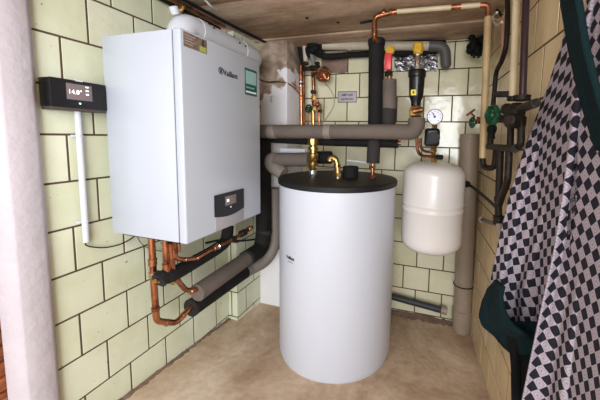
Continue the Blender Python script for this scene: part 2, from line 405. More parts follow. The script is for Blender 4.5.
# plastered wall end (doorway jamb) at the left
struct(MB().prism([(-1.23, .600), (-1.172, .592), (-1.163, .577), (-1.163, .516), (-1.166, .510), (-1.219, .4905), (-1.226, .492), (-1.24, .52), (-1.42, .590), (-1.42, .600)], -.1, CZ+.02).build('wall_jamb', M['plaster'], None, 60))
bw = MB(); 
for r in range(34):
    for k in range(10):
        y0 = .0+k*.11+(0 if r % 2 else .055)-.1; z0 = -.05+r*.065
        bw.box((-1.75, y0, z0), (-1.62, y0+.10, z0+.055), .004)
bw.box((-1.74, -.3, -.1), (-1.64, 1.3, CZ+.6))
struct(bw.build('wall_outside', M['brick']))
# bare mortar patch at the head of the back wall
pm = MB(); ring = [(322, 54), (334, 53), (347.5, 53), (347.5, 72), (344, 73.5), (331, 73), (322, 72)]
pts = [P(x, y, y=BY) for x, y in ring]
t = bmesh.new(); a_ = [t.verts.new((p.x, BY-.010, p.z)) for p in pts]; b_ = [t.verts.new((p.x, BY+.01, p.z)) for p in pts]
t.faces.new(a_); [t.faces.new((a_[i], a_[(i+1) % 7], b_[(i+1) % 7], b_[i])) for i in range(7)]
pm.add(t); struct(pm.build('trim_1', M['mortar_patch']))

# ---------------------------------------------------------------- wall hung boiler
bx0, bx1, by0, by1, bz0, bz1 = LX+.046, -.7967, .770, 1.2138, H-.376, H+.3364
boiler = thing('wall_boiler', 'large glossy white wall-hung boiler with small dark display above the copper pipes', 'boiler', (bx0, (by0+by1)/2, bz0))
MB().box((bx0, by0, bz0), (bx1-.036, by1, bz1), .003).build('casing', M['white_enamel'], boiler)
MB().box((bx1-.040, by0+.004, bz0+.003), (bx1-.028, by1-.004, bz1-.003)).build('seam_gasket', M['black_rubber'], boiler)
MB().box((LX+.004, by0+.05, bz1-.12), (bx0+.002, by1-.05, bz1-.05), .002).box((LX+.004, by0+.05, bz0+.06), (bx0+.002, by1-.05, bz0+.10), .002).build('mounting_rail', M['steel'], boiler)
MB().box((bx1-.0325, by0-.001, bz0-.002), (bx1, by1+.001, bz1+.002), .006, 3).build('front_cover', M['white_enamel'], boiler)
MB().box((bx0+.03, by0+.02, bz0-.012), (bx1-.06, by1-.02, bz0+.003), .002).build('base_tray', M['black_plastic'], boiler)
def on_front(px, py, d=0): 
    p = P(px, py, x=bx1); return Vector((bx1+d, p.y, p.z))
def plate_x(name, quad, x, th, m, parent, bev=.0008):
    ys = [q.y for q in quad]; zs = [q.z for q in quad]
    return MB().box((x-.001, min(ys), min(zs)), (x+th, max(ys), max(zs)), bev).build(name, m, parent)
cp_l, cp_r = on_front(214.3, 205).y, on_front(242.8, 200).y
cz1 = (on_front(214.3, 195.7).z+on_front(242.8, 188.4).z)/2; czb = bz0+.004
cza = on_front(214.3, 217).z; czc = on_front(242.8, 207.6).z
panel = MB().box((bx1-.002, cp_l, czb), (bx1+.004, cp_r, cz1-.02), .001).build('control_panel', M['panel_grey'], boiler)
# dark glass with a curved lower edge
t = bmesh.new(); N = 14; fr_, bk_ = [], []
out = [(cp_l, cz1), (cp_r, cz1)]+[(cp_r+(cp_l-cp_r)*i/N, (cza+czc)/2-.012*math.sin(PI*i/N)) for i in range(N+1)]
for y_, z_ in out: fr_.append(t.verts.new((bx1+.006, y_, z_))); bk_.append(t.verts.new((bx1-.001, y_, z_)))
t.faces.new(fr_); [t.faces.new((fr_[i], fr_[(i+1) % len(out)], bk_[(i+1) % len(out)], bk_[i])) for i in range(len(out))]
mb = MB(); mb.add(t); glass = mb.build('display_glass', M['panel_dark'], boiler)
ps = [on_front(224, 194.2), on_front(234.8, 191.8), on_front(235.2, 205), on_front(224, 207.6)]
zc = [sum(p.z for p in ps)/4]; yy0, yy1 = ps[0].y, ps[1].y; hh = .030
MB().box((bx1+.005, yy0, zc[0]-hh*.62), (bx1+.0068, yy1, zc[0]+hh*.62), .0004).build('screen', M['lit_screen'], glass)
text('38', 'screen_digits', .016, (bx1+.0072, yy0+.013, zc[0]), (0, 1, 0), (0, 0, 1), M['digits'], glass)
MB().lathe([(.003, 0), (.003, .0015)], (bx1+.0055, (cp_l+cp_r)/2, zc[0]-.029), (1, 0, 0)).build('button', M['white_ink'], glass)
# maker's mark: round badge and lettering
lp = on_front(230.6, 74.8)
text('Vaillant', 'brand_lettering', .030, (bx1+.0006, lp.y, lp.z), (0, 1, 0), (0, 0, 1), M['ink'], boiler, bold=.0006, sx=.95)
lb = on_front(220.8, 70.7)
bd = MB(); bd.ring((bx1+.0008, lb.y, lb.z), (1, 0, 0), .0125, .0012); bd.box((bx1, lb.y-.0045, lb.z-.008), (bx1+.0014, lb.y+.0045, lb.z+.006)); bd.box((bx1, lb.y-.0065, lb.z+.004), (bx1+.0014, lb.y-.004, lb.z+.011)); bd.box((bx1, lb.y+.004, lb.z+.004), (bx1+.0014, lb.y+.0065, lb.z+.011))
bd.build('brand_badge', M['ink'], boiler)
# teal sticker (its square code is left out) and rating label
s0, s1 = on_front(244.8, 80).y, on_front(256.6, 84).y
sz1 = (on_front(244.8, 66.6).z+on_front(256.6, 72.3).z)/2; sz0 = (on_front(244.8, 93.5).z+on_front(256.6, 97.6).z)/2
st = MB().box((bx1, s0, sz0), (bx1+.0008, s1, sz1)).build('teal_sticker', M['teal'], boiler); st['label'] = 'teal sticker with pale square'
MB().box((bx1+.0006, s0+.006, sz0+.048), (bx1+.0014, s1-.006, sz1-.010)).build('sticker_field', M['teal_light'], st)
MB().box((bx1+.0006, s0+.006, sz0+.010), (bx1+.0014, s1-.006, sz0+.017)).build('sticker_line', M['white_ink'], st)
MB().box((bx1+.0006, s0+.008, sz0+.030), (bx1+.0014, s1-.020, sz0+.035)).build('sticker_line', M['teal_light'], st)
l0, l1 = on_front(183.2, 35).y, on_front(206.6, 46).y; lz1 = on_front(183.2, 29.5).z-.004; lz0 = lz1-.047
lb_ = MB().box((bx1, l0, lz0), (bx1+.0008, l1, lz1)).build('rating_label', M['label_brown'], boiler); lb_['label'] = 'brown rating label with green field'
MB().box((bx1+.0006, l1-.034, lz0+.002), (bx1+.0013, l1-.003, lz0+.020)).build('green_field', M['label_green'], lb_)
MB().box((bx1+.0006, l1-.022, lz0+.020), (bx1+.0015, l1-.014, lz1-.004)).build('black_mark', M['ink'], lb_)
for k in range(4): MB().box((bx1+.0006, l0+.004, lz1-.010-k*.009), (bx1+.0013, l0+.050-(k % 2)*.012, lz1-.0085-k*.009)).build('print_line', M['sign'], lb_)

# ---------------------------------------------------------------- flue duct on top of the boiler
dx_, dz_, dr = -1.01, H+.437, .055
duct = thing('flue_duct', 'white round flue duct lying along the top of the boiler', 'duct', (dx_, .985, bz1))
pts = fillet([(dx_, .985, bz1-.004), (dx_, .985, dz_), (dx_, 1.49, dz_), (LX+.08, 1.55, dz_)], .06, 10)
MB().tube(pts, dr, 32).build('duct_pipe', M['duct_white'], duct)
for y_ in (1.075, 1.37):
    MB().lathe([(dr, -.022), (dr+.0022, -.021), (dr+.0022, .021), (dr, .022)], (dx_, y_, dz_), (0, 1, 0), 32).build('duct_collar', M['duct_white'], duct)
for y_, a in ((1.09, .75), (1.115, .6), (1.27, .95), (1.285, .35), (1.33, .3)):
    q = Vector((dx_+math.cos(a)*dr, y_, dz_+math.sin(a)*dr)); MB().lathe([(.0055, 0), (.0055, .003), (.003, .005)], q, (math.cos(a), 0, math.sin(a)), 10).build('screw', M['ink'], duct)
MB().lathe([(.015, -.01), (.017, .0), (.017, .016), (.013, .019), (.006, .020)], (dx_, .955, dz_+.043), (0, -.5, 1)).build('test_cap', M['duct_white'], duct)

# ---------------------------------------------------------------- room controller, conduit, wire
tx = LX+.058
def onl(px, py, x): return P(px, py, x=x)
a1, a2 = onl(50, 77, tx), onl(107.5, 85, tx); b1, b2 = onl(51, 105, tx), onl(107.3, 111.5, tx)
ty0, ty1 = (a1.y+b1.y)/2, min((a2.y+b2.y)/2, by0-.004); tz1 = (a1.z+a2.z)/2; tz0 = (b1.z+b2.z)/2
ctl = thing('room_controller', 'black heating controller showing 14.0 on the left tile wall', 'thermostat', (LX, (ty0+ty1)/2, tz0))
MB().box((LX+.003, ty0, tz0), (tx-.004, ty1, tz1), .003).build('housing', M['black_plastic'], ctl)
MB().box((LX+.004, ty0+.002, tz0-.009), (tx-.002, ty1-.002, tz0+.001), .002).build('lower_trim', mat('brown_plastic', (.06, .045, .04), .5), ctl)
fp = MB().box((tx-.005, ty0, tz0), (tx, ty1, tz1), .0015).build('front_panel', M['panel_dark'], ctl)
c = [onl(65.8, 82.6, tx), onl(91.5, 86.5, tx), onl(91, 101.3, tx), onl(65.8, 99, tx)]
sy0, sy1 = c[0].y, c[1].y; sz1_ = (c[0].z+c[1].z)/2; sz0_ = (c[2].z+c[3].z)/2
MB().box((tx-.001, sy0, sz0_), (tx+.0008, sy1, sz1_), .0002).build('screen', M['lit_screen'], fp)
q = onl(75, 92.3, tx); text('14.0°', 'screen_digits', .0205, (tx+.0012, q.y, q.z), (0, 1, 0), (0, 0, 1), M['digits'], fp, bold=-.0001, sx=.92)
for k in range(3): MB().box((tx, sy1-.019, sz1_-.008-k*.012), (tx+.0012, sy1-.010, sz1_-.004-k*.012)).build('screen_icon', M['digits'], fp)
q = onl(80, 103.6, tx); MB().lathe([(.0028, 0), (.0028, .001)], (tx, q.y, q.z), (1, 0, 0), 14).build('indicator_light', M['led'], fp)
q = onl(78.5, 81.2, tx); text('Vaillant', 'brand_lettering', .008, (tx+.0004, q.y, q.z+.001), (0, 1, 0), (0, 0, 1), M['white_ink'], fp)
ky = P(79.5, 150, x=LX+.015).y
cz0 = P(82, 243, x=LX+.015).z
cond = thing('cable_conduit', 'white vertical cable conduit running down below the black controller', 'conduit', (LX, ky, cz0))
MB().tube([(LX+.018, ky, tz0+.001), (LX+.018, ky, cz0)], .0095, 18).build('tube', M['duct_white'], cond)
for zz in (P(80, 136, x=LX+.015).z, P(82, 222, x=LX+.015).z):
    MB().ring((LX+.018, ky, zz), (0, 0, 1), .010, .0022).box((LX+.003, ky-.018, zz-.004), (LX+.012, ky+.018, zz+.004), .001).build('clip', M['duct_white'], cond)
w = smooth([(LX+.018, ky, cz0+.01)]+[P(x, y, x=LX+.016) for x, y in ((86, 245), (95, 247.3), (106, 247.5), (118, 245), (128, 240.5), (136, 235))])
tag(MB().tube(w, .0024, 8).build('signal_cable', M['black_plastic']), 'thin black cable curving from the white conduit to the boiler underside', 'cable')
w = smooth([P(x, y, x=LX+.02) for x, y in ((137, 236), (141, 243), (150, 249), (161, 251), (172, 250))])
tag(MB().tube(w, .0016, 8).build('signal_cable', M['dark_pipe']), 'thin brown cable looping behind the first copper pipe under the boiler', 'cable')

# ---------------------------------------------------------------- pipework under the boiler
zb = bz0-.001
X1 = P(152, 262, y=.835).x; X3 = P(166, 262, y=.84).x; X2 = P(172, 262, y=.87).x; X4 = P(175.5, 252, y=.87).x
t1 = thing('heating_pipe', 'leftmost copper pipe dropping from the boiler and bending into the lowest black sleeve', 'pipe', (-1.0, .80, zb), 'sleeved heating pipes under the boiler')
p_a = P(151.5, 241, x=X1); p_b = P(154, 285, x=X1); p_c = P(156.5, 321, x=X1)
p_d = P(176, 323, x=X1); p_e = P(192, 306, x=X1); p_f = P(243, 274, x=X1)
MB().tube(fillet([(p_a.x, p_a.y, zb+.02), p_b, p_c, p_d, p_e, p_e.lerp(p_f, .1)], .022), .0125, 16).build('copper_pipe', M['copper'], t1)
fitting('joint', P(152.6, 262, x=X1), (0, 0, 1), .0155, .03, M['copper_dull'], t1)
fitting('joint', P(153.5, 274, x=X1), (0, 0, 1), .017, .022, M['solder'], t1)
fitting('joint', P(155.5, 309, x=X1), (0, 0, 1), .0150, .02, M['copper'], t1)
fitting('joint', P(166, 323, x=X1), (0, 1, 0), .0145, .010, M['copper'], t1)
fitting('joint', P(183, 315.5, x=X1), (p_e-p_d), .0145, .010, M['copper'], t1)
v1 = P(266, 262, x=X1); yv = 1.585
lowz = lambda px, py, x: P(px, py, x=x)
e0, e1 = P(191, 308, x=X1), P(249, 268.5, x=X1)
vx1 = P(274, 200, y=1.612)
em = e0.lerp(e1, .90)
path = fillet([e0, em, e1, (vx1.x-.03, 1.56, e1.z+.012), (vx1.x, 1.612, e1.z+.10), (vx1.x, 1.612, H-.33)], .06)
MB().tube([p for p in path if p.y <= em.y+.004], .040, 24).build('insulation', M['black_foam'], t1)
MB().tube([p for p in path if p.y >= em.y-.004], .0415, 24).build('grey_elbow_sleeve', M['grey_tape'], t1)
MB().tube([e0+(e0-e1).normalized()*.001, e0+(e1-e0).normalized()*.012], [.0415, .0415], 24).build('end_band', M['black_rubber'], t1)

t2 = thing('heating_pipe', 'second pipe under the boiler, grey sleeve turning up into a black riser', 'pipe', (-.9, .85, zb), 'sleeved heating pipes under the boiler')
g0, g1 = P(197, 293, x=X2), P(247, 258.5, x=X2)
c0 = P(178, 281, x=X2)
MB().tube(fillet([P(171, 250, x=X2+.02)+Vector((0, 0, .03)), P(172.5, 268, x=X2+.01), c0, P(186, 290.5, x=X2), g0.lerp(g1, .1)], .02), .0105, 16).build('copper_pipe', M['copper'], t2)
fitting('joint', P(191, 291.5, x=X2), (0, 1, 0), .0135, .012, M['copper'], t2)
MB().tube([g0, g1], .039, 24).build('insulation', M['grey_foam'], t2)
vv = P(263.5, 200, y=1.512)
bend = fillet([g0.lerp(g1, .985), (vv.x-.002, 1.490, g1.z+.004), (vv.x, 1.512, g1.z+.10), (vv.x, 1.512, H-.03)], .05)
MB().tube(bend, .0455, 24).build('riser_insulation', M['black_foam'], t2)
d_ = (g1-g0).normalized()
MB().tube([g1-d_*.012, g1+d_*.008], .0465, 24).build('tape_band', M['dark_grey_foam'], t2)
MB().lathe([(.047, -.012), (.0475, 0), (.047, .012)], (vv.x, 1.512, P(263, 231, y=1.52).z), (0, 0, 1)).build('tape_band', M['dark_grey_foam'], t2)

t3 = thing('heating_pipe', 'thick black sleeved pipe hanging directly below the boiler', 'pipe', (-.9, .8, zb), 'sleeved heating pipes under the boiler')
MB().tube([P(165.5, 242, x=X3)+Vector((0, 0, .02)), P(167.5, 276, x=X3)], .0125, 16).build('copper_pipe', M['copper'], t3)
fitting('joint', P(166.8, 266, x=X3), (0, 0, 1), .0155, .028, M['copper'], t3)
MB().tube(smooth([P(162, 278, x=X3-.01), P(175, 273, x=X3), P(198, 260, x=X3-.02), P(218, 248, x=X3-.03), P(226, 240, x=X3-.03), P(228, 226, x=X3-.03)]), .029, 24).build('insulation', M['black_foam'], t3)
MB().lathe([(.020, -.014), (.031, -.012), (.032, 0), (.031, .012), (.02, .014)], P(161, 278.5, x=X3-.01), (0, .8, .35)).build('rubber_cap', M['black_rubber'], t3)
MB().tube([P(155, 281, x=X3-.01), P(166, 281, x=X3-.01), P(174, 283, x=X3-.01)], .008, 10).build('brass_bracket', M['brass'], t3)

t4 = thing('gas_pipe', 'thin bright copper pipe with fittings running right beneath the boiler edge', 'pipe', (-.87, .85, zb))
pp = [P(173, 241, x=X4)+Vector((0, 0, .03)), P(174.5, 257, x=X4), P(182, 260, x=X4), P(196, 258.5, x=X4), P(207, 252, x=X4), P(232, 239.5, x=X4), P(252, 227, x=X4)]
MB().tube(fillet(pp, .02), .0095, 16).build('copper_pipe', M['copper'], t4)
for (x, y, L, rr, mm) in ((174, 251, .02, .012, 'copper_dull'), (185, 260, .010, .0112, 'copper'), (197, 258, .010, .0112, 'copper'), (215, 248, .022, .0125, 'copper_dull'), (218, 246.5, .008, .014, 'chrome'), (233, 239, .03, .013, 'dark_pipe'), (243, 233, .04, .018, 'old_iron'), (249, 229, .02, .015, 'copper_dull')):
    vert = y < 252 and x < 180
    fitting('joint', P(x, y, x=X4), (0, 0, 1) if vert else (0, 1, 0), rr, L, M[mm], t4)
MB().tube([P(178.5, 243, x=X4), P(179, 252, x=X4)], .0075, 12).build('flexible_tail', M['copper_dull'], t4)
w = smooth([P(x, y, x=-1.08) for x, y in ((206, 243), (222, 240), (236, 241), (250, 240), (262, 238))])
tag(MB().tube(w, .006, 10).build('power_cable', M['black_rubber']), 'black cable sagging behind the pipes at the boiler bottom right', 'cable')
w = smooth([P(x, y, y=1.66) for x, y in ((271, 222), (278, 223), (284, 223))])
tag(MB().tube([P(x, y, y=1.67) for x, y in ((258, 218), (268, 221), (275, 223.5), (283, 224))], .010, 12).build('drain_hose', M['dark_pipe']), 'short brown pipe between the black riser and the tank', 'pipe')
w = smooth([P(x, y, y=1.62) for x, y in ((262, 236), (269, 239), (276, 245), (282, 250))])
tag(MB().tube(w, .008, 10).build('sensor_cable', M['black_rubber']), 'black cable slanting down from the riser behind the tank', 'cable')

# ---------------------------------------------------------------- hot water tank
TX, TY, TR = -.4866, 1.4598, .3037
fz = floor_z(TY+TR)-.003; zl0, zl1 = H-.2364, H-.2114
tank = thing('water_tank', 'tall white cylindrical hot water tank with black lid standing on the floor', 'tank', (TX, TY, fz))
MB().lathe([(TR-.03, fz), (TR-.02, fz+.002), (TR-.004, floor_z(TY-TR)+.004), (TR, floor_z(TY-TR)+.018), (TR, zl0-H+H)], (TX, TY, 0), (0, 0, 1), 96).build('jacket', M['tank_white'], tank, 30)
MB().lathe([(TR+.001, zl0-.004), (TR+.006, zl0), (TR+.007, zl1-.006), (TR+.002, zl1), (TR-.02, zl1+.001)], (TX, TY, 0), (0, 0, 1), 96).build('lid', M['black_rubber'], tank, 30)
q = P(350.5, 170, y=1.47)
MB().lathe([(.040, zl1), (.042, zl1+.002), (.042, zl1+.056), (.038, zl1+.060), (.020, zl1+.060)], (q.x, q.y, 0), (0, 0, 1), 32).build('foam_plug', M['black_foam'], tank)
# maker's lettering, wrapped on the jacket
q = P(290.5, 258, y=1.25); ang = math.atan2(q.y-TY, q.x-TX)
d = fw + R*((290.5-CX)/F) - U*((258-CY)/F); aa = d.x**2+d.y**2; bb = -2*(d.x*TX+d.y*TY); cc = TX**2+TY**2-TR**2
tt = (-bb-math.sqrt(bb*bb-4*aa*cc))/(2*aa); q = CAM+d*tt; nrm = Vector((q.x-TX, q.y-TY, 0)).normalized()
tdir = Vector((-nrm.y, nrm.x, 0))
text('Vaillant', 'brand_lettering', .020, q+nrm*.0022, tdir, (0, 0, 1), M['ink'], tank, bold=.0005)
text('uniSTOR', 'model_lettering', .010, q+nrm*.0022-Vector((0, 0, .020)), tdir, (0, 0, 1), M['panel_grey'], tank)
# brass elbow on the lid
q = P(338, 178.5, z=zl1); ye = q.y
el = thing('tank_elbow', 'bright brass elbow rising from the middle of the black tank lid', 'pipe fitting', (q.x, ye, zl1))
MB().tube(fillet([(q.x, ye, zl1), P(337.5, 165, y=ye), P(335.5, 158, y=ye), P(330.5, 158, y=ye), P(330, 161, y=ye)], .03), .0145, 18).build('elbow_body', M['brass'], el)
fitting('nut', (q.x, ye, zl1+.020), (0, 0, 1), .022, .018, M['brass'], el, True)
fitting('collar', P(337.2, 166, y=ye), (-.1, 0, 1), .0185, .014, M['copper'], el)
fitting('collar', P(334.5, 159.5, y=ye), (-.7, 0, .7), .0180, .012, M['brass'], el)
fitting('threaded_end', (q.x, ye, zl1+.005), (0, 0, 1), .015, .012, M['steel'], el)
# relief valve standing on the lid
q = P(313, 175.5, z=zl1); vy = q.y
rv = thing('relief_valve', 'tall brass relief valve standing on the left of the black tank lid', 'valve', (q.x, vy, zl1))
def vz(py): return P(313, py, y=vy).z
MB().lathe([(.020, zl1), (.022, zl1+.003), (.021, vz(170)), (.014, vz(168.5))], (q.x, vy, 0), (0, 0, 1), 8).build('base_nut', M['steel'], rv)
MB().lathe([(0.0182, vz(170)), (0.0247, vz(168)), (0.0260, vz(163)), (0.0195, vz(162)), (0.0273, vz(160)), (0.0286, vz(154)), (0.0195, vz(153)), (0.0195, vz(150.5)), (0.0273, vz(150)), (0.0273, vz(147)), (0.0182, vz(146.5)), (0.0182, vz(145))], (q.x, vy, 0), (0, 0, 1), 20).build('body', M['brass'], rv)
MB().lathe([(0.0260, vz(145.5)), (0.0325, vz(144.5)), (0.0338, vz(138)), (0.0286, vz(137)), (0.0104, vz(136.6)), (0.0091, vz(134.5)), (0.0039, vz(134))], (q.x, vy, 0), (0, 0, 1), 12).build('cap', M['brass'], rv, 20)
MB().lathe([(.0135, -.02), (.0135, .024), (.010, .026)], (q.x-.018, vy, vz(159)), (-1, 0, 0), 6).build('side_port', M['brass'], rv)
# elbowed grey pipe feeding the valve
ep = thing('heating_pipe', 'short grey foam-sleeved pipe bending down left of the brass valve', 'pipe', (P(285, 172, y=1.27).x, 1.27, zl1))
yy = vy-.005
MB().tube([P(309.5, 159.5, y=yy), P(276, 159.8, y=yy)], .0385, 24).build('insulation', M['grey_foam'], ep)
MB().tube(fillet([P(280, 159.7, y=yy), P(270.5, 158.5, y=yy), P(271.5, 166, y=yy-.01), P(284, 174, y=yy-.02)], .045), .0365, 24).build('insulated_elbow', M['grey_tape'], ep)
MB().tube([P(317, 157.5, y=yy+.10), P(331, 157.5, y=yy+.10)], .036, 24).build('black_sleeve', M['black_foam'], ep)
pz = thing('sensor_lead', 'short steel rod lying across the lid between valve and elbow', 'rod', (P(325, 168, y=1.3).x, 1.3, zl1+.01))
MB().tube([P(316, 168, y=vy), P(334, 168.5, y=ye)], .0035, 10).build('rod', M['steel'], pz)
MB().tube([P(347, 160.5, y=1.62), P(378, 164, y=1.66)], .006, 10).build('tail', M['duct_white'], pz)
tag(MB().box(P(282, 148.5, y=1.55), P(305, 153, y=1.53), .002).build('paper_wrap', M['duct_white']), 'scrap of white wrap behind the grey elbow pipe', 'wrap')

# ---------------------------------------------------------------- horizontal manifold above the tank
yh = 1.40
main = thing('manifold_pipe', 'long thick grey-brown insulated pipe running across above the tank', 'pipe', P(345, 132, y=yh))
MB().tube(fillet([P(262, 131.5, y=yh), P(414, 132, y=yh), P(416, 124, y=yh)], .03), .0365, 28).build('insulation', M['grey_foam'], main)
for x in (271, 327, 329.5): MB().lathe([(.0372, -.010), (.038, 0), (.0372, .010)], P(x, 131.7, y=yh), (1, 0, 0)).build('tape_band', M['grey_tape'], main)
MB().lathe([(.0365, -.018), (.0375, 0), (.0365, .018)], P(274, 131.7, y=yh), (1, 0, 0)).build('tape_band', M['grey_tape'], main)
MB().lathe([(.036, -.03), (.039, 0), (.037, .024)], P(416.5, 123, y=yh), (0, 0, 1)).build('end_sleeve', M['grey_foam'], main)
low = thing('return_pipe', 'thin black insulated pipe tucked behind and below the long grey pipe', 'pipe', P(330, 142, y=yh+.03))
MB().tube([P(262, 138, y=1.50), P(330, 141.2, y=1.50), P(398, 143, y=1.50)], .026, 20).build('insulation', M['black_foam'], low)
MB().tube([P(396, 143, y=1.50), P(401, 143, y=1.50)], .012, 12).build('copper_end', M['copper'], low)

# black riser to the ceiling
yr = 1.475
ri_ = thing('riser_pipe', 'thick black insulated riser from the tank lid to the copper elbow at the ceiling', 'pipe', (P(373, 172, y=yr).x, yr, zl1))
MB().tube([P(376.5, 41, y=yr), P(376, 90, y=yr), P(375.5, 128, y=yr)], .0385, 28).build('insulation', M['black_foam'], ri_)
MB().lathe([(.036, -.004), (.042, -.002), (.043, .022), (.038, .028)], P(376.5, 45, y=yr), (0, 0, 1)).build('top_sleeve', M['black_rubber'], ri_)
MB().tube([P(374, 140, y=yr), P(373, 163, y=yr)], .0335, 24).build('lower_insulation', M['dark_grey_foam'], ri_)
MB().tube([P(373, 160, y=yr), (P(372.5, 172, y=yr).x, yr, zl1)], .011, 14).build('copper_stub', M['copper'], ri_)
fitting('nut', (P(372.5, 172, y=yr).x, yr, zl1+.012), (0, 0, 1), .019, .016, M['dark_red'], ri_, True)
fitting('nut', P(373, 167, y=yr), (0, 0, 1), .016, .012, M['brass'], ri_, True)
cpz = P(374.5, 15, y=yr-.05)
# ceiling pipe: copper elbow then cream painted, along the ceiling and down the corner
yc = 1.415
cpp = thing('ceiling_pipe', 'cream painted pipe under the ceiling turning down in the right corner', 'pipe', P(440, 7, y=yc))
E0, E1 = P(374.5, 38, y=yc), P(374.5, 16.5, y=yc)
MB().tube(fillet([P(376, 44, y=yr-.02), P(374.3, 36, y=yc), E1, P(397, 11.5, y=yc)], .028), .0125, 16).build('copper_elbow', M['copper'], cpp)
fitting('joint', P(374.6, 32, y=yc), (0, 0, 1), .0155, .02, M['copper_dull'], cpp)
fitting('joint', P(384, 12.8, y=yc), (1, 0, 0), .0155, .016, M['copper'], cpp)
fitting('joint', P(391, 12.2, y=yc), (1, 0, 0), .0145, .016, M['copper_dull'], cpp)
MB().tube([P(395, 11.8, y=yc), P(452, 7.3, y=yc)], .0108, 16).build('painted_pipe', M['cream_paint'], cpp)
MB().tube([P(451, 7.4, y=yc), P(461, 6.6, y=yc)], .0125, 16).build('bare_coupling', M['copper_dull'], cpp)
MB().tube([P(460, 6.7, y=yc), P(481, 5.1, y=yc)], .0108, 16).build('painted_pipe', M['cream_paint'], cpp)
MB().tube(fillet([P(480, 5.2, y=yc), P(488.3, 5, y=yc), P(488, 18, y=yc)], .028), .0122, 16).build('corner_elbow', M['copper_dull'], cpp)
MB().tube([P(488, 17, y=yc), P(482.5, 158, y=yc)], .0148, 16).build('painted_drop', M['tan_paint'], cpp)
MB().tube(fillet([P(482.8, 154, y=yc), P(483, 168, y=yc), P(494, 168, y=1.36), P(495.5, 158, y=1.36), P(496, 146, y=1.36)], .03), .0125, 16).build('bend', M['dark_pipe'], cpp)
MB().tube([P(361, 23, y=1.50), P(371, 21, y=1.42)], .007, 10).build('bracket_rod', M['black_plastic'], cpp)

# second riser with red lever
y2 = 1.475
r2_ = thing('drain_valve_pipe', 'grey-brown sleeved stub pipe under the red lever valve', 'pipe', P(389, 125, y=y2))
MB().tube([P(389.5, 80, y=y2), P(389.5, 109, y=y2)], .0355, 24).build('insulation', M['grey_foam'], r2_)
MB().tube([P(389, 108.5, y=y2), P(388.5, 127, y=y2)], .036, 24).build('lower_insulation', M['dark_grey_foam'], r2_)
MB().tube([P(389.5, 81, y=y2), P(389.5, 68, y=y2)], .013, 14).build('copper_neck', M['copper_dull'], r2_)
fitting('nut', P(388.7, 74, y=y2), (0, 0, 1), .022, .022, M['old_iron'], r2_, True)
rl = thing('lever_valve', 'valve with bright red lever and round yellow cap beside the black riser', 'valve', P(388, 68, y=y2-.02))
q0, q1 = P(387.8, 70, y=y2-.035), P(387.6, 53, y=y2-.035)
mb = MB().box((-.017, -.006, 0), (.017, .006, (q1-q0).length), .005, 3, Matrix.Translation(q0)); mb.build('lever', M['red'], rl)
MB().lathe([(.010, -.012), (.021, -.010), (.024, 0), (.021, .010), (.010, .012)], P(390, 50.5, y=y2-.01), (0, -1, .1), 12).build('cap', M['yellow'], rl, 20)
MB().tube([P(389.5, 70, y=y2), P(390, 52, y=y2)], .012, 12).build('valve_body', M['brass'], rl)

# air separator with yellow cap
ya = 1.45; X0 = P(416.5, 88, y=ya)
sp_ = thing('dirt_separator', 'black cylindrical air and dirt separator with yellow sticker above the grey pipe', 'separator', P(416.5, 115, y=ya))
def az(py): return P(416.5, py, y=ya).z
MB().lathe([(.018, az(107)), (.022, az(106)), (.024, az(101)), (.031, az(98)), (.034, az(95)), (.0345, az(88)), (.0355, az(87)), (.0365, az(78)), (.041, az(77)), (.042, az(72)), (.040, az(70.5)), (.020, az(70))], (X0.x, ya, 0), (0, 0, 1), 36).build('body', M['black_plastic'], sp_, 28)
q = P(413.5, 92.5, y=ya-.036)
MB().box((q.x-.012, q.y-.003, q.z-.013), (q.x+.012, q.y+.004, q.z+.013), .0005).build('yellow_sticker', M['sticker_yellow'], sp_)
MB().box((q.x-.004, q.y-.0036, q.z-.006), (q.x+.004, q.y-.002, q.z+.006), .0003).build('sticker_mark', M['ink'], sp_)
MB().lathe([(.013, az(71)), (.016, az(70)), (.016, az(66)), (.010, az(65)), (.014, az(63.5)), (.015, az(58)), (.012, az(56)), (.013, az(54))], (X0.x, ya, 0), (0, 0, 1), 12).build('chrome_neck', M['chrome'], sp_, 20)
MB().lathe([(.014, az(54.5)), (.022, az(53)), (.026, az(48)), (.024, az(44.5)), (.016, az(42.8)), (.004, az(42.5))], (X0.x, ya, 0), (0, 0, 1), 10).build('yellow_cap', M['yellow'], sp_, 20)
MB().lathe([(.018, -.028), (.032, -.018), (.034, .004), (.026, .024), (.018, .030)], P(416, 112, y=ya-.01), (0, 0, 1), 8).build('brass_union', M['brass'], sp_, 20)
fitting('union_nut', P(418, 110.5, y=ya-.045), (1, 0, .2), .012, .045, M['copper_dull'], sp_)

# ---------------------------------------------------------------- expansion vessel and its safety group
ev = P(432.0, 207, y=1.56); er = .1525
z0v, z1v = P(432.5, 251.5, y=1.56).z+.005, P(432.5, 162.5, y=1.56).z+.004
ves = thing('expansion_vessel', 'white expansion vessel hanging on the back wall right of the tank', 'vessel', (ev.x, 1.56, z0v))
prof = []
cap = .075
for i in range(12):
    a = PI/2*i/11; prof.append((er*math.sin(a)**.72 if i else .001, z0v+cap*(1-max(math.cos(a),0)**.8)))
zm = (z0v+z1v)/2+.01
prof += [(er, zm-.022), (er+.003, zm-.018), (er+.003, zm-.012), (er, zm-.009), (er, zm+.009), (er+.003, zm+.012), (er+.003, zm+.018), (er, zm+.022)]
for i in range(12):
    a = PI/2*(1-i/11); prof.append((er*math.sin(a)**.72 if i < 11 else .001, z1v-cap*(1-max(math.cos(a),0)**.8)))
MB().lathe(prof, (ev.x, 1.56, 0), (0, 0, 1), 64).build('shell', M['vessel_white'], ves, 50)
MB().box((ev.x-.03, 1.56+er-.012, zm-.06), (ev.x+.03, BY-.004, zm+.06), .003).build('wall_bracket', M['steel'], ves)
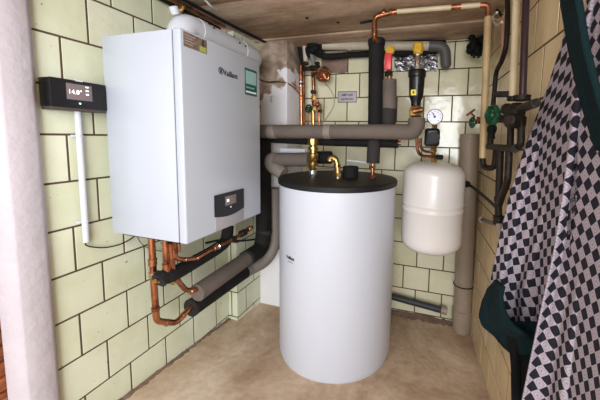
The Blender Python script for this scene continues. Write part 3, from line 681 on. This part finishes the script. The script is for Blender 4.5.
MB().lathe([(.015, z1v-.004), (.015, z1v+.02), (.010, z1v+.022)], (ev.x, 1.56, 0), (0, 0, 1), 6).build('inlet', M['brass'], ves)
ys_ = 1.50
sg = thing('safety_group', 'white-faced pressure gauge on a black valve above the expansion vessel', 'pressure gauge', P(433, 160, y=ys_))
MB().tube([P(433.5, 163, y=1.54), P(433.5, 145, y=ys_)], .011, 14).build('brass_stem', M['brass'], sg)
fitting('nut', P(433.5, 150, y=ys_), (0, 0, 1), .019, .016, M['brass'], sg, True)
fitting('nut', P(433.5, 157, y=ys_+.02), (0, 0, 1), .021, .020, M['brass'], sg, True)
MB().lathe([(.010, 0), (.013, .005), (.013, .03), (.008, .034)], P(436, 157, y=ys_), (1, -.2, 0), 8).build('drain_knob', M['black_plastic'], sg)
q = P(432.5, 137, y=ys_)
MB().box(q+Vector((-.038, -.030, -.046)), q+Vector((.034, .028, .042)), .014, 3).build('black_body', M['black_plastic'], sg)
MB().lathe([(.024, 0), (.030, .004), (.028, .018), (.012, .020)], q+Vector((.006, -.029, -.004)), (0, -1, 0), 14).build('black_knob', M['black_rubber'], sg)
fitting('gauge_stem', P(434, 126.5, y=ys_), (0, 0, 1), .011, .03, M['brass'], sg, True)
qg = P(434.8, 117, y=ys_-.01)
gd = MB().lathe([(.036, -.014), (.0375, -.012), (.0375, .010), (.034, .012)], qg, (.05, -1, .05), 36).build('gauge_case', M['chrome'], sg)
MB().lathe([(.034, .0105), (.034, .0130)], qg, (.05, -1, .05), 36).build('gauge_face', M['gauge_face'], gd)
gx = qg+Vector((.0, -.0145, 0))
for k in range(9):
    a = math.radians(225-k*33.75); p_ = gx+Vector((math.cos(a)*.026, 0, math.sin(a)*.026))
    MB().box((-.0012, -.0004, -.003), (.0012, .0004, .003), 0, 1, Matrix.Translation(p_) @ Matrix.Rotation(-(a-PI/2), 4, 'Y')).build('scale_mark', M['blue'], gd)
MB().box((-.0022, -.0006, -.006), (.0022, .0006, .022), 0, 1, Matrix.Translation(gx) @ Matrix.Rotation(-.5, 4, 'Y')).build('needle', M['ink'], gd)
MB().lathe([(.006, 0), (.006, .002)], gx+Vector((0, .0005, 0)), (0, -1, 0), 16).build('needle_hub', M['blue'], gd)
# copper loop between grey pipe and safety group
cl = thing('copper_loop', 'small double copper loop joining the grey pipe to the vessel fittings', 'pipe', P(424, 158, y=1.47))
MB().tube(fillet([P(417, 136, y=1.46), P(417, 150, y=1.47), P(421, 156, y=1.48), P(433, 156.5, y=1.50)], .03), .0075, 12).build('loop_pipe', M['copper'], cl)
MB().tube(fillet([P(420.5, 138, y=1.48), P(420.5, 147, y=1.49), P(424, 151.5, y=1.50), P(433, 152, y=1.51)], .025), .0065, 12).build('loop_pipe', M['copper'], cl)

# ---------------------------------------------------------------- drains on the back wall
yd = 1.855
dp = thing('drain_stack', 'upright grey plastic drain pipe in the rear right corner', 'drain pipe', P(461, 330, y=yd))
zt, zbm = P(470, 134, y=yd), P(461.5, 330, y=yd)
cxp = (zt.x+zbm.x)/2
MB().tube([zbm, zt], .052, 32).build('pipe', M['drain_grey'], dp)
dr_ = (zt-zbm).normalized()
for py, rr, L in ((282, .056, .018), (316, .058, .10), (140, .054, .02)):
    f = (330-py)/(330-134); MB().lathe([(rr-.006, -L/2-.003), (rr, -L/2), (rr, L/2), (rr-.006, L/2+.003)], zbm.lerp(zt, f), dr_, 32).build('collar', M['drain_grey'], dp)
f = (330-282)/(330-134); q = zbm.lerp(zt, f)
MB().ring(q, dr_, .057, .004).box(q+Vector((.05, -.01, -.008)), q+Vector((.08, .01, .008)), .002).build('clamp', M['old_iron'], dp)
hd = thing('overhead_drain', 'horizontal cream plastic drain pipe under the ceiling with dark elbow', 'drain pipe', P(380, 46, y=yd))
MB().tube([P(320, 45.8, y=yd), P(431, 46, y=yd)], .0265, 24).build('pipe', M['drain_cream'], hd)
MB().tube(fillet([P(429, 46, y=yd), P(445, 46.5, y=yd), P(446, 64, y=yd)], .05), .030, 24).build('elbow', M['drain_dark'], hd)
MB().sphere(P(446, 64, y=yd), .030).build('elbow_end', M['drain_dark'], hd)
MB().lathe([(.027, -.012), (.031, -.01), (.031, .01), (.027, .012)], P(350, 46, y=yd), (1, 0, 0)).build('collar', M['drain_cream'], hd)
bt = thing('black_hose', 'black tarred hose running behind and below the overhead drain', 'hose', P(380, 51, y=1.86))
MB().tube(smooth([P(308, 44, y=1.87), P(318, 54, y=1.83), P(330, 56.5, y=1.85), P(350, 55, y=1.88), P(400, 52.5, y=1.88), P(437, 51, y=1.89)]), .019, 16).build('hose', M['black_foam'], bt)
MB().tube(smooth([P(302, 42.5, y=1.88), P(330, 43, y=1.88), P(370, 43, y=1.885), P(410, 42, y=1.885), P(446, 42.5, y=1.885)]), .013, 14).build('upper_hose', M['black_foam'], bt)
mb = MB()
for k in range(14):
    mb.sphere(P(random.uniform(308, 322), random.uniform(41, 54), y=random.uniform(1.80, 1.86)), random.uniform(.018, .034), (1, .9, 1.1))
mb.build('tar_lump', M['dark_green'], bt)
lowd = thing('lower_drain', 'short dark pipe lying low along the back wall beside the tank', 'pipe', P(415, 301, y=1.86))
MB().tube([P(370, 290.5, y=1.87), P(442, 310, y=1.87)], .021, 20).build('pipe', mat('dark_blue_grey_sleeve', (.028, .035, .04), .55, bump=.1), lowd)
MB().tube([P(441, 309.6, y=1.87), P(447, 311.2, y=1.87)], .024, 20).build('end_cap', M['drain_grey'], lowd)
fo = bmesh.new(); NX, NZ = 16, 8; gg = []
for j in range(NZ+1):
    rowv = []
    for i in range(NX+1):
        p_ = P(394.5+43*i/NX, 52.5+18.5*j/NZ, y=BY-.015); rowv.append(fo.verts.new((p_.x+random.uniform(-.003, .003), BY-.010-random.uniform(0, .012), p_.z+random.uniform(-.003, .003))))
    gg.append(rowv)
for j in range(NZ):
    for i in range(NX): fo.faces.new((gg[j][i], gg[j][i+1], gg[j+1][i+1], gg[j+1][i]))
me = bpy.data.meshes.new('foil'); fo.to_mesh(me); fo.free()
fob = link('foil_patch', me, M['foil']); so = fob.modifiers.new('s', 'SOLIDIFY'); so.thickness = .0015
tag(fob, 'crumpled silver foil patch on the back wall behind the separator', 'foil')

# ---------------------------------------------------------------- sign
a, b = P(338, 91.5, y=BY-.008), P(356.5, 102.3, y=BY-.008)
sg_ = thing('wall_sign', 'small framed sign with two lines of dark lettering on the back wall', 'sign', ((a.x+b.x)/2, BY-.006, b.z))
MB().box((a.x, BY-.007, b.z), (b.x, BY-.003, a.z), .0005).build('plate', M['sign'], sg_)
fr = MB()
for (x0, x1, z0, z1) in ((a.x, b.x, a.z-.004, a.z), (a.x, b.x, b.z, b.z+.004), (a.x, a.x+.003, b.z, a.z), (b.x-.003, b.x, b.z, a.z)):
    fr.box((x0, BY-.0085, z0), (x1, BY-.0065, z1))
fr.build('border', M['drain_dark'], sg_)
cx_ = (a.x+b.x)/2; hz = a.z-b.z
text('AMP LUD', 'lettering', .021, (cx_, BY-.0085, b.z+hz*.66), (1, 0, 0), (0, 0, 1), M['ink'], sg_, bold=.0004, sx=.95)
text('WATERTOEV', 'lettering', .017, (cx_, BY-.0085, b.z+hz*.29), (1, 0, 0), (0, 0, 1), M['ink'], sg_, bold=.0004, sx=.88)

# ---------------------------------------------------------------- copper cluster on the back wall behind the manifold
yk = 1.84
k1_ = thing('water_pipe', 'tall straight copper pipe against the edge of the white chimney breast', 'pipe', P(301.5, 125, y=1.80))
MB().tube([P(301, 66, y=1.80), P(301.5, 128, y=1.80)], .0135, 16).build('copper_pipe', M['copper'], k1_)
MB().tube([P(303.6, 68, y=1.84), P(304, 126, y=1.84)], .009, 16).build('copper_pipe', M['copper_dull'], k1_)
for y in (82, 86): fitting('clip', P(301, y, y=1.80), (0, 0, 1), .0165, .012, M['steel'], k1_)
MB().tube(smooth([P(258, 79, y=1.69), P(268, 82, y=1.685), P(281, 81.5, y=1.68), P(292, 86, y=1.74), P(301, 96, y=1.79)]), .0045, 10).build('side_tube', M['copper_dull'], k1_)
MB().tube([P(291, 82, y=1.76), P(301, 91, y=1.79)], .0045, 10).build('side_tube', M['copper_dull'], k1_)
k2_ = thing('water_meter_group', 'cluster of copper pipe, brass valves and green hand wheel on the back wall', 'valve group', P(313, 125, y=yk))
MB().tube([P(313, 72, y=yk), P(314, 95, y=yk)], .013, 16).build('copper_pipe', M['copper'], k2_)
MB().tube([P(313, 110, y=yk-.01), P(313.5, 127, y=yk-.01)], .013, 16).build('brass_pipe', M['brass'], k2_)
MB().tube([P(319, 108, y=yk), P(319.2, 127, y=yk)], .009, 14).build('copper_pipe', M['copper'], k2_)
for (x, y, rr, L, mm) in ((313.5, 92, .020, .022, 'old_iron'), (314, 98, .018, .03, 'brass'), (315.5, 103, .026, .035, 'copper_dull'), (314, 109, .020, .022, 'brass'), (318.5, 106, .018, .03, 'copper_dull'), (320, 111, .015, .02, 'old_iron')):
    fitting('valve_body', P(x, y, y=yk-.01), (0, 0, 1), rr, L, M[mm], k2_, True)
MB().sphere(P(317.5, 104.5, y=yk-.025), .018).build('copper_ball', M['copper_dull'], k2_)
for i, (x, y) in enumerate(((317, 71), (322, 73), (326, 70), (320, 77), (325, 77), (316, 68))):
    fitting('elbow_fitting', P(x, y, y=yk-.02), (math.cos(i*1.3), .2, math.sin(i*1.3)), .018, .045, M['copper' if i % 2 else 'copper_dull'], k2_)
MB().tube(smooth([P(312, 76, y=yk-.02), P(318, 72, y=yk-.03), P(328, 74, y=yk-.03), P(327, 80, y=yk-.03), P(319, 80, y=yk-.02)]), .010, 14).build('copper_bend', M['copper'], k2_)
MB().tube(smooth([P(303, 69, y=yk-.02), P(314, 69.5, y=yk-.03), P(326, 68, y=yk-.02)]), .0095, 14).build('copper_bend', M['copper_dull'], k2_)
hw = MB().ring(P(308.5, 108.5, y=yk-.04), (-.3, -1, .1), .022, .0065, wob=.08)
hw.tube([P(308.5, 108.5, y=yk-.045), P(313, 107, y=yk)], .007, 10); hw.sphere(P(308.5, 108.5, y=yk-.045), .012); hw.build('hand_wheel', M['green_enamel'], k2_)
MB().tube(fillet([P(308, 127, y=yk), P(308, 118, y=yk), P(309, 110, y=yk)], .02), .006, 10).build('small_pipe', M['copper_dull'], k2_)
ot = thing('old_lead_pipes', 'pair of grubby grey old pipes coming down from the ceiling by the chimney', 'pipe', P(308, 68, y=1.85))
MB().tube(smooth([P(304.5, 38, y=1.85), P(305, 52, y=1.84), P(306.5, 68, y=1.83)]), .0155, 14).build('lead_pipe', M['drain_cream'], ot)
MB().tube(smooth([P(311.5, 44, y=1.84), P(312, 55, y=1.83), P(314, 66, y=1.82)]), .014, 14).build('lead_pipe', mat('lead_grey', (.22, .21, .23), .5), ot)
MB().tube(smooth([P(298, 40, y=1.86), P(300, 52, y=1.85), P(303, 66, y=1.84)]), .014, 14).build('dark_pipe', M['black_foam'], ot)
mb = MB()
for k in range(10): mb.sphere(P(random.uniform(304, 318), random.uniform(62, 71), y=random.uniform(1.79, 1.83)), random.uniform(.010, .019), (1.3, .9, .8))
mb.build('tape_wrap', M['old_iron'], ot)
w = smooth([P(x, y, y=BY-.014) for x, y in ((325, 84), (330, 89), (334, 98), (333, 107), (327, 117), (321, 125))])
tag(MB().tube(w, .0032, 8).build('sensor_cable', M['drain_cream']), 'thin cable arching over the back wall tiles left of the sign', 'cable')

# ---------------------------------------------------------------- old pipework on the right wall
pc = thing('gas_riser', 'broad cream painted pipe running up the right wall beside the dark pipe', 'pipe', P(514, 95, r=.05), 'upright gas pipes on the right wall')
MB().tube([P(517, -14, r=.05), P(513, 98, r=.05)], .0125, 18).build('pipe', M['cream_paint'], pc)
pv = thing('gas_riser', 'dark purple-brown pipe on the right wall next to the cream one', 'pipe', P(523, 95, r=.05), 'upright gas pipes on the right wall')
MB().tube([P(526.5, -14, r=.05), P(522.5, 98, r=.05)], .0105, 18).build('pipe', M['purple_pipe'], pv)
pcv = thing('old_water_pipe', 'dark wavy iron pipe bending down the right wall to the green wheel', 'pipe', P(495, 100, r=.05))
MB().tube(smooth([P(507.5, -12, r=.05), P(507.5, 20, r=.05), P(506, 45, r=.05), P(502, 60, r=.05), P(496.5, 72, r=.05), P(494.5, 90, r=.05), P(493, 108, r=.05)]), .0095, 16).build('pipe', M['dark_pipe'], pcv)
MB().box(P(493, 97.5, r=.06), P(509, 91, r=.005), .002).build('wall_clamp', M['old_iron'], pcv)
ppk = thing('painted_pipe', 'short pinkish pipe piece high in the rear right corner', 'pipe', P(502, 50, r=.05))
MB().tube([P(503.2, 16, r=.035), P(502.5, 55, r=.035)], .0062, 12).build('pipe', M['pink_paint'], ppk)
MB().tube([P(497, 10, r=.035), P(503.2, 17, r=.035)], .0062, 12).build('top_elbow', M['dark_pipe'], ppk)
hk = smooth([P(x, y, r=.06) for x, y in ((497, 12.5), (494, 15), (493.2, 20), (495.5, 24.5), (499.5, 24), (502, 22))])
tag(MB().tube(hk, .0052, 12).build('pipe_clip', M['drain_cream']), 'pale open pipe clip hooked on the upper right wall', 'clip')
gw = thing('stop_valve', 'old stop valve with large green hand wheel on the right wall', 'valve', P(492, 130, r=.07))
wc = P(492.5, 115, r=.10)
mb = MB().ring(wc, (-.85, -.5, 0), .028, .009, wob=.07)
for k in range(3):
    a = k*PI/3; u_, w_ = perp(Vector((-.85, -.5, 0))); dv = (u_*math.cos(a)+w_*math.sin(a))*.027; mb.tube([wc-dv, wc+dv], .0045, 8)
mb.sphere(wc, .010); mb.build('hand_wheel', M['green_enamel'], gw)
MB().lathe([(.012, -.045), (.017, -.03), (.013, -.01), (.019, 0), (.019, .014), (.013, .03), (.015, .05)], P(492, 127, r=.06), (0, 0, -1), 10).build('valve_body', M['dark_green'], gw, 20)
MB().tube([wc, P(493, 118, r=.05)], .006, 10).build('spindle', M['brass'], gw)
MB().tube([P(494, 117, r=.06), P(506, 117, r=.055)], .009, 12).build('cross_pipe', M['dark_pipe'], gw)
fitting('nut', P(500.5, 119.5, r=.058), (0, 1, 0), .014, .02, M['dark_red'], gw, True)
tv = thing('stop_valve', 'small stop valve with little green wheel and dark red bar handle', 'valve', P(477, 118, y=1.55))
q = P(472.3, 122.5, y=1.52)
mb = MB().ring(q, (-1, -.35, 0), .0215, .0065); mb.sphere(q, .011); mb.build('green_wheel', M['green_enamel'], tv)
MB().tube([q, P(487, 121.5, y=1.47)], .008, 12).build('spindle', M['old_iron'], tv)
fitting('nut', P(479, 120, y=1.50), (1, 0, 0), .017, .022, M['copper_dull'], tv, True)
MB().tube([P(466.5, 115.5, y=1.50), P(475, 109.5, y=1.50)], .0050, 10).tube([P(470.5, 112.5, y=1.50), P(475, 117, y=1.50)], .0045, 8).build('bar_handle', M['dark_red'], tv)
mv = thing('gas_meter_valve', 'bulky dark iron valve block where the cream and dark pipes end', 'valve', P(516, 130, r=.07))
q = P(516, 114, r=.06)
MB().lathe([(.022, -.045), (.030, -.038), (.031, -.012), (.026, -.005), (.027, .012), (.020, .024), (.014, .034)], q, (0, 0, 1), 12).build('body', M['old_iron'], mv, 24)
fitting('flange', P(521.5, 98, r=.05), (0, 0, 1), .026, .018, M['old_iron'], mv)
fitting('flange', P(512.5, 98.5, r=.05), (0, 0, 1), .018, .016, M['dark_pipe'], mv)
MB().lathe([(.013, -.04), (.018, -.035), (.016, 0), (.02, .02), (.02, .03), (.012, .036)], P(509.5, 110, r=.07), (-.1, 1, .2), 10).build('side_union', M['old_iron'], mv, 20)
MB().tube(smooth([P(520, 109, r=.07), P(528, 106, r=.07), P(536, 103, r=.07)]), .012, 12).build('lever', M['old_iron'], mv)
MB().lathe([(.018, -.02), (.020, -.018), (.019, .02), (.013, .024)], P(512, 120, r=.085), (-.6, -.8, 0), 8).build('front_cap', M['dark_pipe'], mv, 20)
MB().tube(fillet([P(521, 122, r=.05), P(521, 146, r=.05), P(513, 148, r=.05), P(506, 148.5, r=.05)], .025), .0105, 14).build('outlet_bend', M['dark_pipe'], mv)
MB().tube([P(511, 120, r=.05), P(510, 150, r=.05)], .0110, 14).build('outlet_drop', M['dark_pipe'], mv)
lw = thing('old_water_pipe', 'branching dark pipes below the valves running down behind the checkered cloth', 'pipe', P(502, 220, r=.06))
MB().tube([P(488, 146.5, r=.06), P(515, 149, r=.06)], .0125, 14).build('header', M['dark_pipe'], lw)
MB().tube([P(491, 132, r=.06), P(490, 148, r=.06)], .0120, 14).build('down_leg', M['dark_pipe'], lw)
MB().tube(smooth([P(500.5, 148, r=.06), P(499.5, 175, r=.06), P(498.5, 200, r=.06), P(498.5, 218, r=.06)]), .0125, 14).build('main_drop', M['dark_pipe'], lw)
MB().tube(smooth([P(509, 150, r=.06), P(508.5, 165, r=.06), P(507, 182, r=.06), P(502, 196, r=.06), P(499.5, 204, r=.06)]), .0115, 14).build('second_drop', M['dark_pipe'], lw)
fitting('joint', P(498.5, 199.5, r=.06), (0, 0, 1), .0165, .020, M['old_iron'], lw)
fitting('joint', P(498.5, 220, r=.06), (0, 0, 1), .0195, .034, M['old_iron'], lw)
MB().tube(smooth([P(499, 224, r=.06), P(500, 234, r=.058), P(504, 240, r=.045), P(508, 240, r=.02)]), .0120, 14).build('wall_bend', M['drain_grey'], lw)
MB().tube(smooth([P(466, 183.5, y=1.76), P(474, 188, y=1.70), P(486, 198, r=.05), P(497, 208, r=.06)]), .0070, 12).build('branch', M['dark_pipe'], lw)
MB().tube([P(480, 219, r=.04), P(490, 222.5, r=.05), P(497, 224, r=.06)], .0090, 12).build('branch', M['drain_dark'], lw)
fitting('joint', P(482, 219.5, r=.04), (0, 1, 0), .015, .03, M['drain_grey'], lw)
MB().lathe([(.010, -.01), (.018, -.006), (.018, .008), (.012, .012)], P(467, 184, y=1.755), (-.4, -1, 0), 12).build('green_joint', M['dark_green'], lw)
bl = thing('tape_bundle', 'ragged black-green tape wad stuffed in the top right corner', 'tape', P(474, 45, y=1.85))
mb = MB()
for k in range(16): mb.sphere(P(random.uniform(470, 484), random.uniform(37, 52), y=random.uniform(1.78, 1.88)), random.uniform(.012, .026), (1, 1, random.uniform(.8, 1.6)))
mb.build('wad', M['dark_green'], bl)
for k in range(5): MB().tube(smooth([P(472+k*2.4, 48, y=1.82), P(471+k*2.5, 53, y=1.80), P(472+k*2.2, 56+(k % 2)*2, y=1.81)]), .006, 8).build('tape_end', M['black_rubber'], bl)
# pipes and wires at the upper left, along the ceiling edge
t8 = thing('ceiling_pipe', 'old copper pipe pair along the ceiling edge above the boiler', 'pipe', (LX+.03, 1.0, CZ-.02))
MB().tube([(LX+.022, .45, CZ-.020), (LX+.022, 1.40, CZ-.020)], .0085, 12).build('pipe', M['dark_pipe'], t8)
MB().tube([(LX+.052, .45, CZ-.012), (LX+.052, 1.40, CZ-.012)], .0085, 12).build('pipe', M['copper_dull'], t8)
q = P(179, 11.5, x=LX+.03); fitting('clamp', (LX+.037, q.y, CZ-.020), (0, 1, 0), .022, .012, M['brass'], t8)
t9 = thing('cable_bundle', 'bundle of black cables running under the ceiling behind the flue duct', 'cable', (-1.08, 1.3, CZ-.02))
for k in range(2): MB().tube(smooth([(LX+.075+k*.014, .80, CZ-.008), (LX+.085+k*.014, 1.1, CZ-.008), (-1.10+k*.016, 1.4, CZ-.008), (-1.08+k*.016, 1.695, CZ-.008)]), .0045, 8).build('cable', M['black_rubber'], t9)
hk = smooth([P(x, y, y=1.0) for x, y in ((203, -3), (206, 2), (209, 6), (213, 8.5), (216, 9.5))])
hk = [Vector((p.x, p.y, min(p.z, CZ-.004))) for p in hk]
tag(MB().tube(smooth([(q_.x, q_.y, q_.z) for q_ in (P(200, -5, z=CZ-.006), P(206, 1, z=CZ-.012), P(211, 6, z=CZ-.02), P(217, 10, z=CZ-.012))]), .0048, 10).build('wire_hook', M['duct_white']), 'bent white wire end hanging from the ceiling above the boiler', 'hook')
for (x, y) in ((307, 18), (338, 22.5)):
    q = P(x, y, z=CZ-.001)
    tag(MB().lathe([(.009, 0), (.007, .004), (.002, .006)], (q.x, q.y, CZ), (0, 0, -1), 12).build('ceiling_nail', M['dark_pipe']), 'dark nail head in the ceiling, '+('left' if x < 320 else 'right')+' one of two above the back wall', 'nail', 'ceiling nails')

# ---------------------------------------------------------------- checkered cloths hanging at the right
def cloth(name, rows, m, parent, off, amp, nf, ph=0, NU=60, NV=70, su=1, sv=1, thick=.004):
    """rows: (t, left px, py, right px, py); off: stand-off left/right from the wall"""
    bm = bmesh.new(); uvl = bm.loops.layers.uv.new('UVMap'); G = []; UVs = {}
    def row(v):
        for a, b in zip(rows, rows[1:]):
            if v <= b[0]+1e-9:
                f = (v-a[0])/(b[0]-a[0]); f2 = f; return [a[i]+(b[i]-a[i])*f2 for i in range(5)]
        return list(rows[-1])
    for j in range(NV+1):
        v = j/NV; _, lx, ly, rx, ry = row(v); rr = []
        for i in range(NU+1):
            u = i/NU
            px = lx+(rx-lx)*u; py = ly+(ry-ly)*u
            o_ = off[0]+(off[1]-off[0])*u + amp*(.25+.75*v)*math.sin(2*PI*(nf*u+ph+.35*math.sin(2.2*v)))+amp*.3*math.sin(2*PI*(nf*2.3*u+ph*2+v))
            p_ = P(px, py, y=o_)
            if p_.x > .35-.05*p_.y-.014: p_ = P(px, py, r=.014)
            w_ = bm.verts.new(p_); rr.append(w_)
        G.append(rr)
    wid = (G[NV//2][0].co-G[NV//2][-1].co).length; hei = (G[0][NU//2].co-G[-1][NU//2].co).length
    # arc length based coordinates so that the print keeps its size
    for j in range(NV+1):
        s_ = 0
        c0 = NU//2
        arc = [0]
        for i in range(NU): arc.append(arc[-1]+(G[j][i+1].co-G[j][i].co).length)
        for i in range(NU+1): UVs[G[j][i]] = [(arc[i]-arc[0])*su, 0]
    for i in range(NU+1):
        for j in range(NV+1): UVs[G[j][i]][1] = -(G[j][i].co.z)*sv
    for j in range(NV):
        for i in range(NU):
            f = bm.faces.new((G[j][i], G[j][i+1], G[j+1][i+1], G[j+1][i]))
            for l in f.loops: l[uvl].uv = UVs[l.vert]
    me = bpy.data.meshes.new(name); bm.to_mesh(me); bm.free()
    for p in me.polygons: p.use_smooth = True
    o = link(name, me, m, parent); s_ = o.modifiers.new('thickness', 'SOLIDIFY'); s_.thickness = thick; s_.offset = 0
    return o
CK_A = check_mat('checkered_cloth_print_narrow', .5, (20, 20))
CK_B = check_mat('checkered_cloth_print_wide', PI/4, (20, 22))
ga = thing('checkered_garment', 'black and lilac checkered garment hanging on the right wall, narrow one with teal hem', 'garment', P(540, 330, r=.06), 'checkered garments on the right wall')
cloth('checkered_body', [(0, 570, 8, 578, 8), (.12, 562, 45, 578, 50), (.25, 547, 90, 581, 95), (.40, 528, 140, 580, 145), (.55, 511, 190, 578, 195), (.70, 498, 245, 572, 245), (.85, 489, 290, 560, 290), (1, 490, 318, 556, 345)],
      CK_A, ga, (1.02, .84), .018, 2.4, .1)
cloth('teal_hem', [(0, 498, 280, 503, 286), (.12, 489, 289, 501, 296), (.25, 483, 303, 503, 309), (.4, 480, 316, 510, 323), (.52, 483, 325, 522, 333), (.7, 495, 335, 536, 340), (.88, 503, 345, 534, 350), (1, 511, 352, 530, 356)], M['teal_cloth'], ga, (1.00, .84), .010, 1.5, .4, 24, 24, thick=.012)
cloth('teal_pocket', [(0, 497, 322, 545, 322), (.5, 500, 338, 545, 342), (1, 512, 351, 545, 358)], M['teal_cloth'], ga, (.965, .83), .008, 1.5, .2, 24, 24, thick=.010)
gt = thing('black_trousers', 'black cloth hanging down behind the checkered garments on the right', 'garment', P(520, 380, r=.06))
cloth('cloth', [(0, 508, 335, 545, 335), (.5, 512, 370, 548, 370), (1, 514, 440, 548, 440)], M['black_cloth'], gt, (.93, .86), .010, 2, .3, 24, 24, thick=.01)
gb = thing('checkered_garment', 'wide black and lilac checkered garment filling the right edge of the picture', 'garment', P(570, 350, r=.10), 'checkered garments on the right wall')
cloth('checkered_body', [(0, 592, -22, 650, -22), (.10, 580, 30, 655, 30), (.22, 573, 82, 662, 82), (.35, 570, 135, 660, 135), (.5, 563, 195, 664, 195), (.65, 553, 255, 668, 255), (.80, 540, 315, 672, 315), (1, 517, 425, 680, 425)],
      CK_B, gb, (.78, .56), .018, 3.1, .55, 90, 80)
gs = thing('teal_strap', 'broad dark teal cloth band slanting down over the checkered garments', 'garment', P(590, 100, r=.17))
cloth('band', [(0, 560, -22, 575, -22), (.2, 564, 8, 580, 6), (.45, 571, 50, 587, 50), (.7, 581, 95, 598, 92), (1, 598, 150, 616, 150)], M['teal_cloth'], gs, (.66, .58), .006, 1.0, .2, 24, 40, thick=.010)

# ---------------------------------------------------------------- camera
cam = bpy.data.cameras.new('camera'); co = bpy.data.objects.new('camera', cam); C.objects.link(co)
cam.sensor_width = 36; cam.lens = 36*F/600; cam.shift_x = -(CX-300)/600; cam.shift_y = -(200-CY)/600
cam.clip_start = .01
mt = Matrix(((R.x, U.x, -fw.x, 0), (R.y, U.y, -fw.y, 0), (R.z, U.z, -fw.z, H), (0, 0, 0, 1)))
co.matrix_world = mt
bpy.context.scene.camera = co

# ---------------------------------------------------------------- light
def area(name, loc, tgt, sx, sy, e, col):
    l = bpy.data.lights.new(name, 'AREA'); l.shape = 'RECTANGLE'; l.size = sx; l.size_y = sy; l.energy = e; l.color = col
    o = bpy.data.objects.new(name, l); C.objects.link(o); o.location = loc
    o.rotation_euler = (Vector(tgt)-Vector(loc)).to_track_quat('-Z', 'Y').to_euler(); return o
area('frontal_fill_light', (.55, -1.75, H+.15), (-.6, 1.3, H-.2), 1.5, 1.2, 104, (.91, .95, 1))  # added soft fill behind the camera, brightens the room from the front
area('ceiling_tube_light', (-.35, -.25, CZ-.03), (-.35, .6, 0), 0.5, .12, 6, (1, .97, .94))
w = bpy.data.worlds.new('world'); bpy.context.scene.world = w; w.use_nodes = True
bg = w.node_tree.nodes['Background']; bg.inputs[0].default_value = (.93, .95, 1, 1); bg.inputs[1].default_value = 1.5
vs = bpy.context.scene.view_settings; vs.view_transform = 'Standard'; vs.look = 'None'; vs.gamma = 1; vs.exposure = 0; vs.use_curve_mapping = False
